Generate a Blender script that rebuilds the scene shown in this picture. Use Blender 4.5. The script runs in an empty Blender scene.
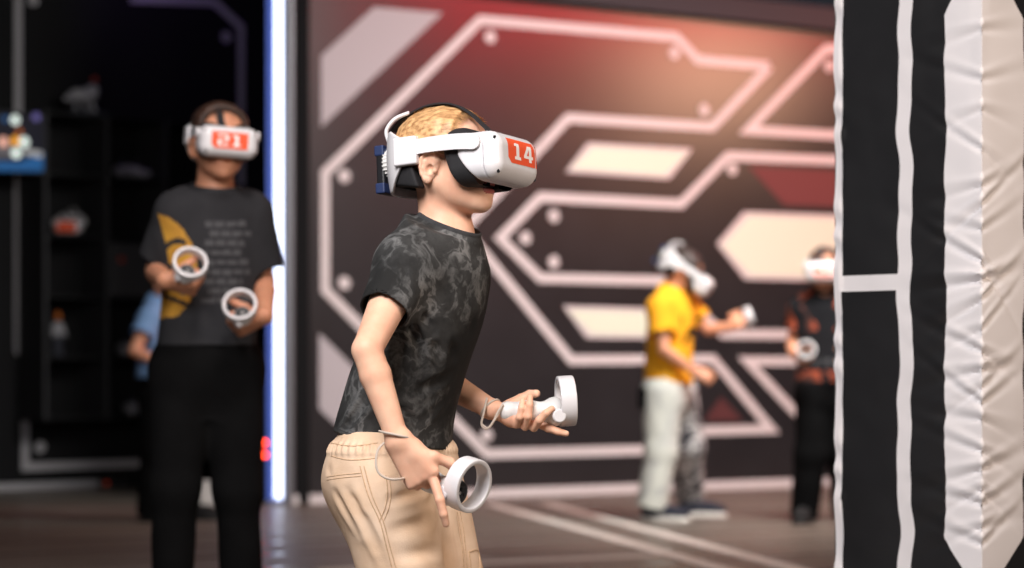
import bpy, bmesh, math, random
import numpy as np
from mathutils import Vector, Matrix
from mathutils.bvhtree import BVHTree

# ------------------------------------------------------------------ camera, world, lights, exposure
F, CX, HY, CH = 2304.0, 512.0, 372.0, 0.77      # focal length (px), optical centre, horizon row, eye height (m)
SC = bpy.context.scene
COL = SC.collection

def at(px, py, Y):
    """the point at depth Y that the photograph shows at (px, py)"""
    return np.array([(px - CX) / F * Y, Y, CH - (py - HY) / F * Y])

def lin(c):
    c = [v / 255.0 for v in c]
    return [v / 12.92 if v <= 0.04045 else ((v + 0.055) / 1.055) ** 2.4 for v in c] + [1.0]

cam_d = bpy.data.cameras.new('camera'); cam = bpy.data.objects.new('camera', cam_d); COL.objects.link(cam)
cam.location = (0, 0, CH); cam.rotation_euler = (math.pi / 2, 0, 0)
cam_d.sensor_width = 36.0; cam_d.lens = F / 1024.0 * 36.0; cam_d.shift_y = (HY - 284.0) / 1024.0
cam_d.clip_end = 100
cam_d.dof.use_dof = True; cam_d.dof.focus_distance = 4.38; cam_d.dof.aperture_fstop = 2.6
SC.camera = cam

world = bpy.data.worlds.new('world'); SC.world = world; world.use_nodes = True
world.node_tree.nodes['Background'].inputs[0].default_value = (0.55, 0.6, 0.75, 1)
world.node_tree.nodes['Background'].inputs[1].default_value = 0.035

def area(name, loc, aim, power, color, sx, sy=None, spread=180):
    d = bpy.data.lights.new(name, 'AREA'); o = bpy.data.objects.new(name, d); COL.objects.link(o)
    d.energy = power; d.color = color; d.shape = 'RECTANGLE'; d.size = sx; d.size_y = sy or sx; d.spread = math.radians(spread)
    o.location = loc; o.rotation_euler = (Vector(aim) - Vector(loc)).to_track_quat('-Z', 'Y').to_euler()
    return o
def spot(name, loc, aim, power, color, deg, blend=1.0, radius=0.05):
    d = bpy.data.lights.new(name, 'SPOT'); o = bpy.data.objects.new(name, d); COL.objects.link(o)
    d.energy = power; d.color = color; d.spot_size = math.radians(deg); d.spot_blend = blend; d.shadow_soft_size = radius
    o.location = loc; o.rotation_euler = (Vector(aim) - Vector(loc)).to_track_quat('-Z', 'Y').to_euler()
    return o
area('unseen_panel_light', (-0.9, 2.0, 3.0), (-0.25, 4.5, 0.9), 80, (1.0, 0.96, 0.95), 1.4, 1.4, 120)
area('unseen_panel_light', (2.6, 2.8, 2.2), (0.6, 4.9, 0.95), 26, (1.0, 0.80, 0.64), 0.9, 0.9, 120)
area('unseen_panel_light', (2.2, 9.6, 3.7), (1.9, 14.6, 0.9), 165, (1.0, 0.97, 0.93), 2.0, 1.2, 120)
area('unseen_panel_light', (1.6, 10.6, 4.05), (1.0, 11.6, 0), 60, (1.0, 0.88, 0.80), 1.2, 1.2, 130)  # unseen lamp added to brighten the floor and its tape lines
area('orange_lamp', (5.0, 13.8, 3.22), (1.27, 15.1, 2.66), 52, (1.0, 0.55, 0.34), 1.15, .75)
area('red_lamp_row', (4.45, 13.4, 3.93), (0.9, 14.8, 2.9), 105, (1.0, 0.025, 0.04), 3.9, .42)
spot('violet_spot', (-2.3, 14.6, 4.0), (-2.2, 15.7, 3.1), 14, (0.50, 0.30, 1.0), 90, 1.0)
spot('unseen_player_spot', (-0.3, 4.6, 3.6), (-0.85, 6.75, 1.15), 240, (1.0, 0.90, 0.86), 34, 0.8, .25)
spot('unseen_player_spot', (-0.9, 9.3, 3.9), (-1.9, 11.8, .95), 90, (1.0, 0.92, 0.9), 22, .8, .2)  # fill spot added out of view, lifts the child in light blue
SC.view_settings.view_transform = 'Standard'; SC.view_settings.look = 'None'
SC.view_settings.exposure = 0.0; SC.view_settings.gamma = 1.0; SC.view_settings.use_curve_mapping = False

# ------------------------------------------------------------------ materials
def mat(name, c, rough=0.6, c2=None, scale=8.0, stretch=(1, 1, 1), bump=0.0, bscale=None, metal=0.0, sss=0.0, emit=None, es=0.0,
        spec=0.5, coat=0.0, detail=4.0, lo=0.35, hi=0.65, distort=0.0, kind='noise'):
    m = bpy.data.materials.new(name); m.use_nodes = True
    nt = m.node_tree; N = nt.nodes; L = nt.links; b = N['Principled BSDF']
    b.inputs['Base Color'].default_value = lin(c); b.inputs['Roughness'].default_value = rough
    b.inputs['Metallic'].default_value = metal; b.inputs['Specular IOR Level'].default_value = spec
    b.inputs['Coat Weight'].default_value = coat
    if sss:
        b.inputs['Subsurface Weight'].default_value = sss
        b.inputs['Subsurface Radius'].default_value = (0.012, 0.004, 0.002); b.inputs['Subsurface Scale'].default_value = 0.6
    if emit:
        b.inputs['Emission Color'].default_value = lin(emit); b.inputs['Emission Strength'].default_value = es
    tc = N.new('ShaderNodeTexCoord'); mp = N.new('ShaderNodeMapping'); mp.inputs['Scale'].default_value = stretch
    L.new(tc.outputs['Object'], mp.inputs['Vector'])
    nz = N.new('ShaderNodeTexNoise'); nz.inputs['Scale'].default_value = scale; nz.inputs['Detail'].default_value = detail
    nz.inputs['Distortion'].default_value = distort
    L.new(mp.outputs['Vector'], nz.inputs['Vector'])
    if c2 is not None:
        r = N.new('ShaderNodeValToRGB'); r.color_ramp.elements[0].position = lo; r.color_ramp.elements[1].position = hi
        r.color_ramp.elements[0].color = lin(c); r.color_ramp.elements[1].color = lin(c2)
        L.new(nz.outputs['Fac'], r.inputs['Fac']); L.new(r.outputs['Color'], b.inputs['Base Color'])
    if bump:
        n2 = N.new('ShaderNodeTexNoise'); n2.inputs['Scale'].default_value = bscale or scale * 6; n2.inputs['Detail'].default_value = 3
        L.new(mp.outputs['Vector'], n2.inputs['Vector'])
        bp = N.new('ShaderNodeBump'); bp.inputs['Strength'].default_value = bump; bp.inputs['Distance'].default_value = 0.004
        L.new(n2.outputs['Fac'], bp.inputs['Height']); L.new(bp.outputs['Normal'], b.inputs['Normal'])
    return m

# ------------------------------------------------------------------ object helpers
def tag(o, label=None, cat=None, group=None, kind=None):
    for k, v in (('label', label), ('category', cat), ('group', group), ('kind', kind)):
        if v: o[k] = v
    return o
def thing(name, loc, label, cat, group=None, rot=None, scale=1.0):
    o = bpy.data.objects.new(name, None); COL.objects.link(o); o.empty_display_size = 0.1
    M = Matrix.Identity(4)
    if rot is not None: M = (Matrix(np.asarray(rot).tolist()) * scale).to_4x4()
    M.translation = Vector(loc); o.matrix_basis = M
    return tag(o, label, cat, group)
def mesh_obj(name, V, Fc, mats, parent=None, mi=None, smooth=True, local=False):
    """link ONE mesh object; V in world metres (moved into the parent's frame unless local)"""
    V = np.asarray(V, float)
    if parent is not None and not local:
        M = np.array(root_of(parent).matrix_basis.inverted()); V = V @ M[:3, :3].T + M[:3, 3]
    me = bpy.data.meshes.new(name)
    if isinstance(Fc, np.ndarray):
        n, k = Fc.shape
        me.vertices.add(len(V)); me.vertices.foreach_set('co', V.astype(np.float32).ravel())
        me.loops.add(n * k); me.loops.foreach_set('vertex_index', Fc.astype(np.int32).ravel())
        me.polygons.add(n); me.polygons.foreach_set('loop_start', np.arange(0, n * k, k, dtype=np.int32))
        me.update(calc_edges=True)
    else:
        me.from_pydata([tuple(v) for v in V], [], [tuple(f) for f in Fc])
    for m in (mats if isinstance(mats, (list, tuple)) else [mats]): me.materials.append(m)
    if mi is not None: me.polygons.foreach_set('material_index', np.asarray(mi, dtype=np.int32))
    if smooth: me.polygons.foreach_set('use_smooth', np.ones(len(me.polygons), bool))
    me.validate(); me.update()
    o = bpy.data.objects.new(name, me); COL.objects.link(o)
    if parent is not None: o.parent = parent
    return o
def root_of(o):
    while o.parent is not None: o = o.parent
    return o

class MB:
    """collects primitive shapes with materials; build() links them as ONE mesh"""
    def __init__(s): s.V = []; s.F = []; s.M = []; s.n = 0
    def add(s, V, Fc, m=0):
        V = np.asarray(V, float); s.V.append(V)
        for f in Fc: s.F.append(tuple(int(i) + s.n for i in f)); s.M.append(m)
        s.n += len(V); return s
    def box(s, c, h, R=None, m=0, bev=0.0):
        bm = bmesh.new(); bmesh.ops.create_cube(bm, size=2.0)
        for v in bm.verts: v.co = Vector((v.co.x * h[0], v.co.y * h[1], v.co.z * h[2]))
        if bev: bmesh.ops.bevel(bm, geom=bm.edges[:], offset=bev, segments=2, affect='EDGES', profile=0.5)
        bm.verts.index_update()
        V = np.array([v.co[:] for v in bm.verts]); Fc = [[v.index for v in f.verts] for f in bm.faces]; bm.free()
        if R is not None: V = V @ np.asarray(R).T
        return s.add(V + np.asarray(c), Fc, m)
    def cyl(s, a, b, r, r2=None, n=24, m=0, bev=0.0):
        a = np.asarray(a, float); b = np.asarray(b, float); r2 = r if r2 is None else r2
        ax = (b - a); L = np.linalg.norm(ax); ax = ax / L
        u = np.cross(ax, [0, 0, 1.0] if abs(ax[2]) < .9 else [1.0, 0, 0]); u /= np.linalg.norm(u); w = np.cross(ax, u)
        prof = [(0, 0), (0, r - bev), (bev, r), (L - bev, r2), (L, r2 - bev), (L, 0)] if bev else [(0, 0), (0, r), (L, r2), (L, 0)]
        V = []; Fc = []
        for t, q in prof:
            for k in range(n):
                an = 2 * math.pi * k / n; V.append(a + ax * t + (u * math.cos(an) + w * math.sin(an)) * max(q, 1e-5))
        for i in range(len(prof) - 1):
            for k in range(n): Fc.append((i * n + k, (i + 1) * n + k, (i + 1) * n + (k + 1) % n, i * n + (k + 1) % n))
        return s.add(V, Fc, m)
    def tube(s, pts, r, n=8, m=0, closed=False, samples=0):
        P = np.asarray(pts, float)
        if samples: P = spline(P, samples, closed)
        k = len(P); rr = np.full(k, r) if np.isscalar(r) else np.interp(np.linspace(0, 1, k), np.linspace(0, 1, len(r)), r)
        T = np.roll(P, -1, 0) - np.roll(P, 1, 0)
        if not closed: T[0] = P[1] - P[0]; T[-1] = P[-1] - P[-2]
        T /= np.linalg.norm(T, axis=1)[:, None] + 1e-12
        u = np.cross(T[0], [0, 0, 1.0] if abs(T[0][2]) < .9 else [1.0, 0, 0]); V = []
        for i in range(k):
            u = u - T[i] * np.dot(u, T[i]); u /= np.linalg.norm(u) + 1e-12; w = np.cross(T[i], u)
            for j in range(n):
                an = 2 * math.pi * j / n; V.append(P[i] + (u * math.cos(an) + w * math.sin(an)) * rr[i])
        Fc = []
        for i in range(k if closed else k - 1):
            for j in range(n):
                a, b = i * n, ((i + 1) % k) * n; Fc.append((a + j, a + (j + 1) % n, b + (j + 1) % n, b + j))
        if not closed: Fc += [tuple(range(n))[::-1], tuple((k - 1) * n + j for j in range(n))]
        return s.add(V, Fc, m)
    def prism(s, poly, plane, t0, t1, m=0):
        """polygon (2-D) on plane=(origin, u, v, n) extruded from n*t0 to n*t1"""
        o, u, v, nn = plane; k = len(poly)
        V = [o + u * a + v * b + nn * t for t in (t0, t1) for a, b in poly]
        Fc = [tuple(range(k))[::-1], tuple(range(k, 2 * k))] + [(i, (i + 1) % k, k + (i + 1) % k, k + i) for i in range(k)]
        return s.add(V, Fc, m)
    def build(s, name, mats, parent=None, smooth=False, local=False):
        o = mesh_obj(name, np.vstack(s.V), s.F, mats, parent, s.M, smooth, local)
        bm = bmesh.new(); bm.from_mesh(o.data); bmesh.ops.recalc_face_normals(bm, faces=bm.faces[:]); bm.to_mesh(o.data); bm.free()
        if smooth:
            o.data.set_sharp_from_angle(angle=math.radians(40))
        return o

def spline(P, n, closed=False):
    P = np.asarray(P, float); k = len(P); out = []
    for t in np.linspace(0, k if closed else k - 1, n, endpoint=not closed):
        i = min(int(t), k - 1 if closed else k - 2); f = t - i
        g = (lambda j: P[j % k]) if closed else (lambda j: P[min(max(j, 0), k - 1)])
        p0, p1, p2, p3 = g(i - 1), g(i), g(i + 1), g(i + 2)
        out.append(0.5 * (2 * p1 + (p2 - p0) * f + (2 * p0 - 5 * p1 + 4 * p2 - p3) * f * f + (3 * p1 - p0 - 3 * p2 + p3) * f ** 3))
    return np.array(out)

# ------------------------------------------------------------------ implicit surfaces (organic shapes become one continuous mesh)
def A(*v): return np.array(v, float)
def nrm(v): v = np.asarray(v, float); return v / np.linalg.norm(v)
def vl(v): return np.sqrt(np.einsum('ij,ij->i', v, v))
def rc(a, b, ra, rb):
    a = np.asarray(a, float); b = np.asarray(b, float); ab = b - a; q = max(ab @ ab, 1e-12)
    def f(p):
        t = np.clip((p - a) @ ab / q, 0, 1); return vl(p - a - t[:, None] * ab) - (ra + (rb - ra) * t)
    return f
def ball(c, r):
    c = np.asarray(c, float); return lambda p: vl(p - c) - r
def ell(c, r, R=None):
    c = np.asarray(c, float); r = np.asarray(r, float)
    def f(p):
        q = p - c
        if R is not None: q = q @ R
        k0 = vl(q / r); k1 = vl(q / (r * r)) + 1e-9; return k0 * (k0 - 1) / k1
    return f
def rbox(c, h, rad, R=None):
    c = np.asarray(c, float); h = np.asarray(h, float) - rad
    def f(p):
        q = p - c
        if R is not None: q = q @ R
        d = np.abs(q) - h; return vl(np.maximum(d, 0)) + np.minimum(d.max(1), 0) - rad
    return f
def tor(c, axis, R, r):
    c = np.asarray(c, float); ax = nrm(axis)
    def f(p):
        q = p - c; z = q @ ax; rad = vl(q - z[:, None] * ax); return np.sqrt((rad - R) ** 2 + z * z) - r
    return f
def smin(a, b, k):
    h = np.maximum(k - np.abs(a - b), 0) / k; return np.minimum(a, b) - h * h * k * 0.25
def smax(a, b, k): return -smin(-a, -b, k)
def U(k, *fs):
    def f(p):
        d = fs[0](p)
        for g in fs[1:]: d = smin(d, g(p), k)
        return d
    return f
def SUB(k, f, *gs):
    def h(p):
        d = f(p)
        for g in gs: d = smax(d, -g(p), k)
        return d
    return h
def INT(k, f, *gs):
    def h(p):
        d = f(p)
        for g in gs: d = smax(d, g(p), k)
        return d
    return h
def half(o, n):
    o = np.asarray(o, float); n = nrm(n); return lambda p: (p - o) @ n          # inside where behind the plane
def chain(P, r, k=0.01):
    return U(k, *[rc(P[i], P[i + 1], r[i], r[i + 1]) for i in range(len(P) - 1)])
def waves(p, freq, seed, n=5, st=(1, 1, 1)):
    g = np.random.default_rng(seed); p = p * np.asarray(st); o = 0
    w = np.sin(p @ g.normal(size=3) * freq * .45 + g.uniform(0, 6)) * 1.1
    for _ in range(n):
        d = nrm(g.normal(size=3)); o = o + np.sin(p @ d * freq * g.uniform(.7, 1.5) + g.uniform(0, 6.28) + w)
    return o / n
def loft(st, fw):
    """torso-like tube: stations (centre point, half depth along fw, half width across), interpolated over height"""
    st = sorted(st, key=lambda s: s[0][2]); z = np.array([s[0][2] for s in st]); n = 60
    zz = np.linspace(z[0], z[-1], n); K = np.array([list(s[0][:2]) + [s[1], s[2]] for s in st])
    def pch(col):
        m = np.gradient(col, z); i = np.clip(np.searchsorted(z, zz, side='right') - 1, 0, len(z) - 2)
        h = z[i + 1] - z[i]; t = (zz - z[i]) / h
        return (2 * t ** 3 - 3 * t ** 2 + 1) * col[i] + (t ** 3 - 2 * t ** 2 + t) * h * m[i] + (-2 * t ** 3 + 3 * t ** 2) * col[i + 1] + (t ** 3 - t ** 2) * h * m[i + 1]
    T = np.array([pch(K[:, j]) for j in range(4)])
    fw = np.array([fw[0], fw[1]]); fw = fw / np.linalg.norm(fw); lf = np.array([-fw[1], fw[0]])
    def f(p):
        x, y, a, b = (np.interp(p[:, 2], zz, T[j]) for j in range(4))
        q0 = p[:, 0] - x; q1 = p[:, 1] - y
        u = q0 * fw[0] + q1 * fw[1]; v = q0 * lf[0] + q1 * lf[1]
        e = 2.3
        k = ((np.abs(u) / a) ** e + (np.abs(v) / b) ** e) ** (1 / e)
        d = (k - 1) * np.minimum(a, b) * np.where(k < 1, 1.0, 0.95)
        return np.maximum(d, np.maximum(zz[0] - p[:, 2], p[:, 2] - zz[-1]))
    return f

def sdf_mesh(f, lo, hi, h):
    lo = np.asarray(lo, float); hi = np.asarray(hi, float); B = 8
    nb = np.ceil((hi - lo) / (B * h)).astype(int); n = nb * B + 1
    g = np.stack(np.meshgrid(*[np.arange(k) for k in nb], indexing='ij'), -1).reshape(-1, 3)
    dc = np.concatenate([f(lo + (c * B + B / 2) * h) for c in np.array_split(g, max(1, len(g) // 60000))])
    act = np.abs(dc) < B * h * 0.87 * 1.7 + 0.004
    V = np.full(n, 1.0, np.float32)
    for c in g[~act & (dc < 0)]:
        V[c[0]*B:c[0]*B+B+1, c[1]*B:c[1]*B+B+1, c[2]*B:c[2]*B+B+1] = -1.0
    off = np.stack(np.meshgrid(*[np.arange(B + 1)] * 3, indexing='ij'), -1).reshape(-1, 3)
    ga = g[act]
    for c in np.array_split(ga, max(1, len(ga) // 250)):
        ii = (c[:, None, :] * B + off[None]).reshape(-1, 3)
        V[ii[:, 0], ii[:, 1], ii[:, 2]] = f(lo + ii * h)
    S = V < 0
    c8 = [S[i:n[0]-1+i, j:n[1]-1+j, k:n[2]-1+k] for i in (0, 1) for j in (0, 1) for k in (0, 1)]
    any_ = c8[0].copy(); all_ = c8[0].copy()
    for c in c8[1:]: any_ |= c; all_ &= c
    cell = np.argwhere(any_ & ~all_); idx = np.full(any_.shape, -1, np.int32); idx[tuple(cell.T)] = np.arange(len(cell))
    acc = np.zeros((len(cell), 3)); cnt = np.zeros(len(cell))
    C = [(i, j, k) for i in (0, 1) for j in (0, 1) for k in (0, 1)]
    for a in C:
        for ax in range(3):
            if a[ax]: continue
            b = list(a); b[ax] = 1
            va = V[tuple((cell + a).T)]; vb = V[tuple((cell + b).T)]; x = (va < 0) != (vb < 0)
            t = np.where(x, va / np.where(va == vb, 1, va - vb), 0)
            q = np.array(a, float)[None] + t[:, None] * (np.array(b) - np.array(a))
            acc += q * x[:, None]; cnt += x
    P = lo + (cell + acc / cnt[:, None]) * h
    quads = []
    for ax in range(3):
        sl0 = [slice(None)] * 3; sl1 = [slice(None)] * 3; sl0[ax] = slice(0, -1); sl1[ax] = slice(1, None)
        e0 = S[tuple(sl0)]; e1 = S[tuple(sl1)]; e = np.argwhere(e0 != e1); o1, o2 = (ax + 1) % 3, (ax + 2) % 3
        e = e[(e[:, o1] > 0) & (e[:, o2] > 0) & (e[:, o1] < n[o1] - 1) & (e[:, o2] < n[o2] - 1)]
        ins = S[tuple(e.T)]; d1 = np.zeros(3, int); d1[o1] = 1; d2 = np.zeros(3, int); d2[o2] = 1
        q = np.stack([idx[tuple((e - d1 - d2).T)], idx[tuple((e - d2).T)], idx[tuple(e.T)], idx[tuple((e - d1).T)]], 1)
        q[~ins] = q[~ins][:, ::-1]; quads.append(q)
    Q = np.concatenate(quads); Q = Q[(Q >= 0).all(1)]
    for _ in range(2):
        ep = h * .4
        for s in np.array_split(np.arange(len(P)), max(1, len(P) // 80000)):
            p = P[s]; d = f(p); G = np.stack([(f(p + ep * e) - f(p - ep * e)) / (2 * ep) for e in np.eye(3)], 1)
            st = -d[:, None] * G / np.maximum((G * G).sum(1), .25)[:, None]; L = vl(st)[:, None]
            P[s] = p + st * np.minimum(1, h * .6 / np.maximum(L, 1e-9))
    return P, Q
def organic(name, f, lo, hi, h, mats, parent=None, mi=None, local=False):
    P, Q = sdf_mesh(f, lo, hi, h)
    m = None
    if mi is not None: m = mi(P[Q].mean(1))
    return mesh_obj(name, P, Q, mats, parent, m, True, local)
def bounds(pts, m):
    p = np.array(pts); return p.min(0) - m, p.max(0) + m
# ------------------------------------------------------------------ people: implicit bodies, clothes, hair
def bb(f, lo, hi, m=0.05):
    lo = np.asarray(lo, float); hi = np.asarray(hi, float)
    def g(p):
        q = np.maximum(np.maximum(lo - p, p - hi), 0); d = vl(q); k = d < m
        o = d + 0.0
        if k.any(): o[k] = f(p[k])
        return o
    return g

def head_local():
    """a child's head in its own frame (x forward, y left, z up); eyes a little below the origin"""
    cran = U(.03, ell((-.010, 0, .010), (.094, .073, .079)), ell((.03, 0, .018), (.062, .062, .056)))
    face = U(.03, ell((.042, 0, -.045), (.056, .056, .072)), ball((.058, .03, -.046), .032), ball((.058, -.03, -.046), .032))
    jaw = U(.02, rc((.004, .047, -.060), (.074, .014, -.103), .021, .019), rc((.004, -.047, -.060), (.074, -.014, -.103), .021, .019),
            ball((.086, 0, -.105), .0185), ell((.04, 0, -.088), (.05, .045, .026)))
    f = U(.025, cran, face, jaw)
    f = U(.012, f, rc((.092, 0, -.012), (.116, 0, -.040), .008, .0115), ball((.104, .012, -.046), .008), ball((.104, -.012, -.046), .008),
          ell((.096, 0, -.070), (.014, .026, .0075)), ell((.094, 0, -.0855), (.013, .022, .008)))
    f = SUB(.012, f, ball((.112, .033, -.014), .017), ball((.112, -.033, -.014), .017))
    f = U(.006, f, ball((.079, .032, -.015), .0135), ball((.079, -.032, -.015), .0135))
    f = SUB(.004, f, ell((.114, 0, -.0775), (.026, .0215, .0032)))
    for s in (1, -1):
        Re = np.array([[.94, 0, .34], [0, 1, 0], [-.34, 0, .94]]) @ np.array([[1, .34 * s, 0], [-.34 * s, 1, 0], [0, 0, 1]])
        Re = np.linalg.qr(Re)[0]; Re = Re * np.sign(np.diag(Re))
        c = np.array([.010, .078 * s, -.034])
        e = lambda x, z, y=0.0: c + Re @ A(x, y * s, z)
        ear = U(.006, ell(e(-.001, 0, -.001), (.0195, .0042, .0305), Re), rc(e(.006, 0, -.006), e(.006, .016, -.006), .012, .016))
        hx = [(.006, .002), (.012, .013), (.009, .026), (-.001, .0315), (-.012, .0265), (-.0185, .012), (-.0165, -.006), (-.0095, -.019), (-.001, -.0265)]
        ear = U(.0035, ear, chain([e(x, z, .0035) for x, z in hx], [.003, .0032, .0034, .0036, .0038, .0038, .0036, .0036, .004], .002),
                chain([e(-.002, .019, .002), e(-.0095, .008, .003), e(-.0085, -.006, .003), e(-.001, -.0155, .0025), e(.008, -.0155, .002)], [.0026, .0032, .0032, .003, .0028], .002),
                ell(e(.003, -.0265, .001), (.0095, .0048, .0085), Re), ball(e(.0135, -.006, .0015), .0046))
        ear = SUB(.003, ear, ell(e(.0035, -.005, .006), (.0072, .0078, .0095), Re))
        f = U(.007, f, ear)
    return f
HEAD = head_local()
def head_at(c, R, s):
    c = np.asarray(c, float); R = np.asarray(R, float)
    return lambda p: HEAD(((p - c) @ R) / s) * s
def rot(fwd, roll=0.0):
    """columns: forward, left, up"""
    x = nrm(fwd); y = nrm(np.cross([0, 0, 1.0], x)); z = np.cross(x, y)
    c, s = math.cos(roll), math.sin(roll); y, z = y * c + z * s, z * c - y * s
    return np.stack([x, y, z], 1)

def hand_fs(w, u, n, side, curls, thumb, s=1.0, spread=.12, thumb_pts=None, over=None):
    """w wrist, u towards the knuckles, n out of the back of the hand; side 'R'/'L'; curls: per finger (index..little) the three joint bends in degrees"""
    w = np.asarray(w, float); u = nrm(u); n = np.asarray(n, float); n = nrm(n - u * (n @ u))
    t = np.cross(n, u) if side == 'R' else np.cross(u, n)
    offs = (.024, .0085, -.008, -.023); Ls = (.060, .067, .062, .048); ra = (.0080, .0083, .0080, .0070)
    K = [w + s * (u * (.074 - .05 * abs(o - .004) ** 1 * (1 if o < .004 else .5)) + t * o) for o in offs]
    palm = U(.012 * s, *[rc(w + t * o * .55 * s, k, .0135 * s, .0105 * s) for o, k in zip(offs, K)],
             ell(w + s * (u * .030 + t * .012 - n * .009), np.array([.026, .019, .014]) * s, np.stack([u, t, n], 1)))
    F_ = []
    for i in range(4):
        p = K[i]; pts = [p]; a = 0; d0 = nrm(u + t * spread * (offs[i] / .02) * .5)
        for L, c in zip((.46, .30, .24), curls[i]):
            a += math.radians(c); p = p + (d0 * math.cos(a) - n * math.sin(a)) * Ls[i] * L * s; pts.append(p)
        if over and i in over: pts = over[i]
        r = ra[i] * s
        F_.append(U(.003 * s, *[rc(pts[j], pts[j + 1], r * q0, r * q1) for j, q0, q1 in ((0, 1.08, .98), (1, .99, .9), (2, .9, .76))]))
    if thumb_pts is None:
        a = w + s * (u * .018 + t * .018 - n * .006); b = a + s * .036 * nrm(u * .6 + t * thumb[0] - n * thumb[1])
        c = b + s * .028 * nrm(u * .9 + t * thumb[0] * .45 - n * thumb[1] * 1.3); d = c + s * .022 * nrm(u * 1.0 + t * thumb[0] * .1 - n * thumb[1] * 1.8)
        thumb_pts = [a, b, c, d]
    th = U(.004 * s, *[rc(thumb_pts[j], thumb_pts[j + 1], q0 * s, q1 * s) for j, q0, q1 in zip(range(3), (.0135, .0098, .0092), (.0105, .0090, .0075))])
    f = U(.010 * s, palm, th)
    f = U(.0045 * s, f, *F_)
    P = np.array(K + thumb_pts + [w]); e = .055 * s
    return bb(f, P.min(0) - e, P.max(0) + e, .03), P

GRIP = [(62, 78, 40), (66, 82, 45), (68, 82, 45), (70, 80, 45)]

def body_fs(J, s, hands):
    """J: joints in world metres"""
    fw = J['fw']; lf = np.cross([0, 0, 1.0], fw)
    N0 = J['head'] + J['Rh'] @ (A(-.012, 0, -.055) * s * 1.0)
    hd = bb(head_at(J['head'], J['Rh'], J.get('hs', 1.0) * s), J['head'] - .14 * s, J['head'] + .14 * s, .05)
    neck = U(.02, rc(N0, J['neck'], .046 * s, .048 * s), rc(J['neck'], (J['chest'] + J['neck']) / 2, .05 * s, .06 * s))
    tr = U(.05 * s, rc(J['neck'] - A(0, 0, .03 * s), J['chest'], .055 * s, .068 * s), rc(J['chest'], J['pelvis'], .068 * s, .066 * s),
           rc(J['chest'] + lf * .045 * s, J['pelvis'] + lf * .035 * s, .058 * s, .056 * s), rc(J['chest'] - lf * .045 * s, J['pelvis'] - lf * .035 * s, .058 * s, .056 * s))
    fs = [tr]
    for q in 'RL':
        S_, E_, W_ = J['sh' + q], J['el' + q], J['wr' + q]
        m1 = E_ + (W_ - E_) * .28
        arm = U(.006 * s, rc(J['neck'] + (S_ - J['neck']) * .4 - A(0, 0, .02 * s), S_, .042 * s, .045 * s), rc(S_, S_ + (E_ - S_) * .45, .040 * s, .035 * s), rc(S_ + (E_ - S_) * .45, E_, .0355 * s, .0275 * s),
                rc(E_, m1, .0275 * s, .0285 * s), rc(m1, W_, .0285 * s, .0200 * s))
        fs.append(arm)
        Hp, Kn, An = J['hip' + q], J['kn' + q], J['an' + q]
        m2 = Kn + (An - Kn) * .3; ft = J['ft' + q]
        fs.append(U(.012 * s, rc(Hp, Kn, .062 * s, .043 * s), rc(Kn, m2, .043 * s, .045 * s), rc(m2, An, .045 * s, .028 * s),
                    rc(A(An[0], An[1], .06 * s), A(An[0], An[1], .036 * s) + ft * .10 * s, .026 * s, .018 * s), rc(An, A(An[0], An[1], .06 * s), .028 * s, .026 * s)))
    f = U(.03 * s, *fs); f = U(.022 * s, f, neck)
    f = U(.018 * s, f, hd)
    for h in hands: f = U(.012 * s, f, h)
    return f

def shirt_fs(J, s, st, hem, sleeve=(.62, .60), r=(.060, .056), neck_r=.062, fold=.003, seed=1, col=None, extra=()):
    """st loft stations, hem = (point, normal pointing down/out)"""
    fw = J['fw']; lf = np.cross([0, 0, 1.0], fw)
    T = loft(st, fw)
    Ti = loft([(c, a - .012, b - .012) for c, a, b in st], fw)
    f = T
    cut = []
    for q, sl in zip('RL', sleeve):
        S_, E_ = J['sh' + q], J['el' + q]; d = nrm(E_ - S_); end = S_ + (E_ - S_) * sl
        g = U(.02, rc(J['neck'] + (S_ - J['neck']) * .12 + A(0, 0, .004 * s), S_, .052 * s, r[0] * s), rc(S_, S_ + (E_ - S_) * (sl + .1), r[0] * s, r[1] * s))
        g = INT(.003, g, half(end, d))
        ct = (INT(.004, rc(S_ + (E_ - S_) * sl * .45, S_ + (E_ - S_) * (sl + .3), (r[0] - .010) * s, (r[1] - .0055) * s), half(S_ + (E_ - S_) * sl * .45, -d)))
        f = U(.04 * s, f, SUB(.004, g, ct))
    if extra: f = U(.04 * s, f, *extra)
    def g(p, f=f):
        d = f(p)
        if fold:
            d = d + fold * waves(p, 26 / s, seed, 6, (1, 1, .42)) + fold * .45 * waves(p, 70 / s, seed + 3, 6, (1, 1, .5))
        return d
    k = INT(.004, g, half(hem[0], hem[1]))
    inner = INT(.006, Ti, half(hem[0] - nrm(hem[1]) * .05, -nrm(hem[1])))
    k = SUB(.004, k, inner)
    nb = J['neck']; up = nrm(J['Rh'] @ A(-.02, 0, -.055) * s + J['head'] - nb); up = nrm(up + A(0, 0, .5) - fw * .05)
    c0 = nb + A(0, 0, .006 * s) + fw * .004
    if col is not None: c0, up = col
    k = U(.010, INT(.004, k, half(c0, up)), bb(ribbon_ring(c0 + up * .001, up, .063 * s, .0030 * s, 3.0), c0 - .09, c0 + .09))
    k = SUB(.005, k, rc(c0 - up * .012, c0 + up * .12, neck_r * s * .93, neck_r * s * 1.1))
    return k, c0, up

def ribbon_ring(c, ax, R, r, z=1.8):
    """collar band"""
    c = np.asarray(c, float); ax = nrm(ax)
    def f(p):
        q = p - c; t = q @ ax; rad = vl(q - t[:, None] * ax); return (np.sqrt(((rad - R)) ** 2 + (t / z) ** 2) - r)
    return f

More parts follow.
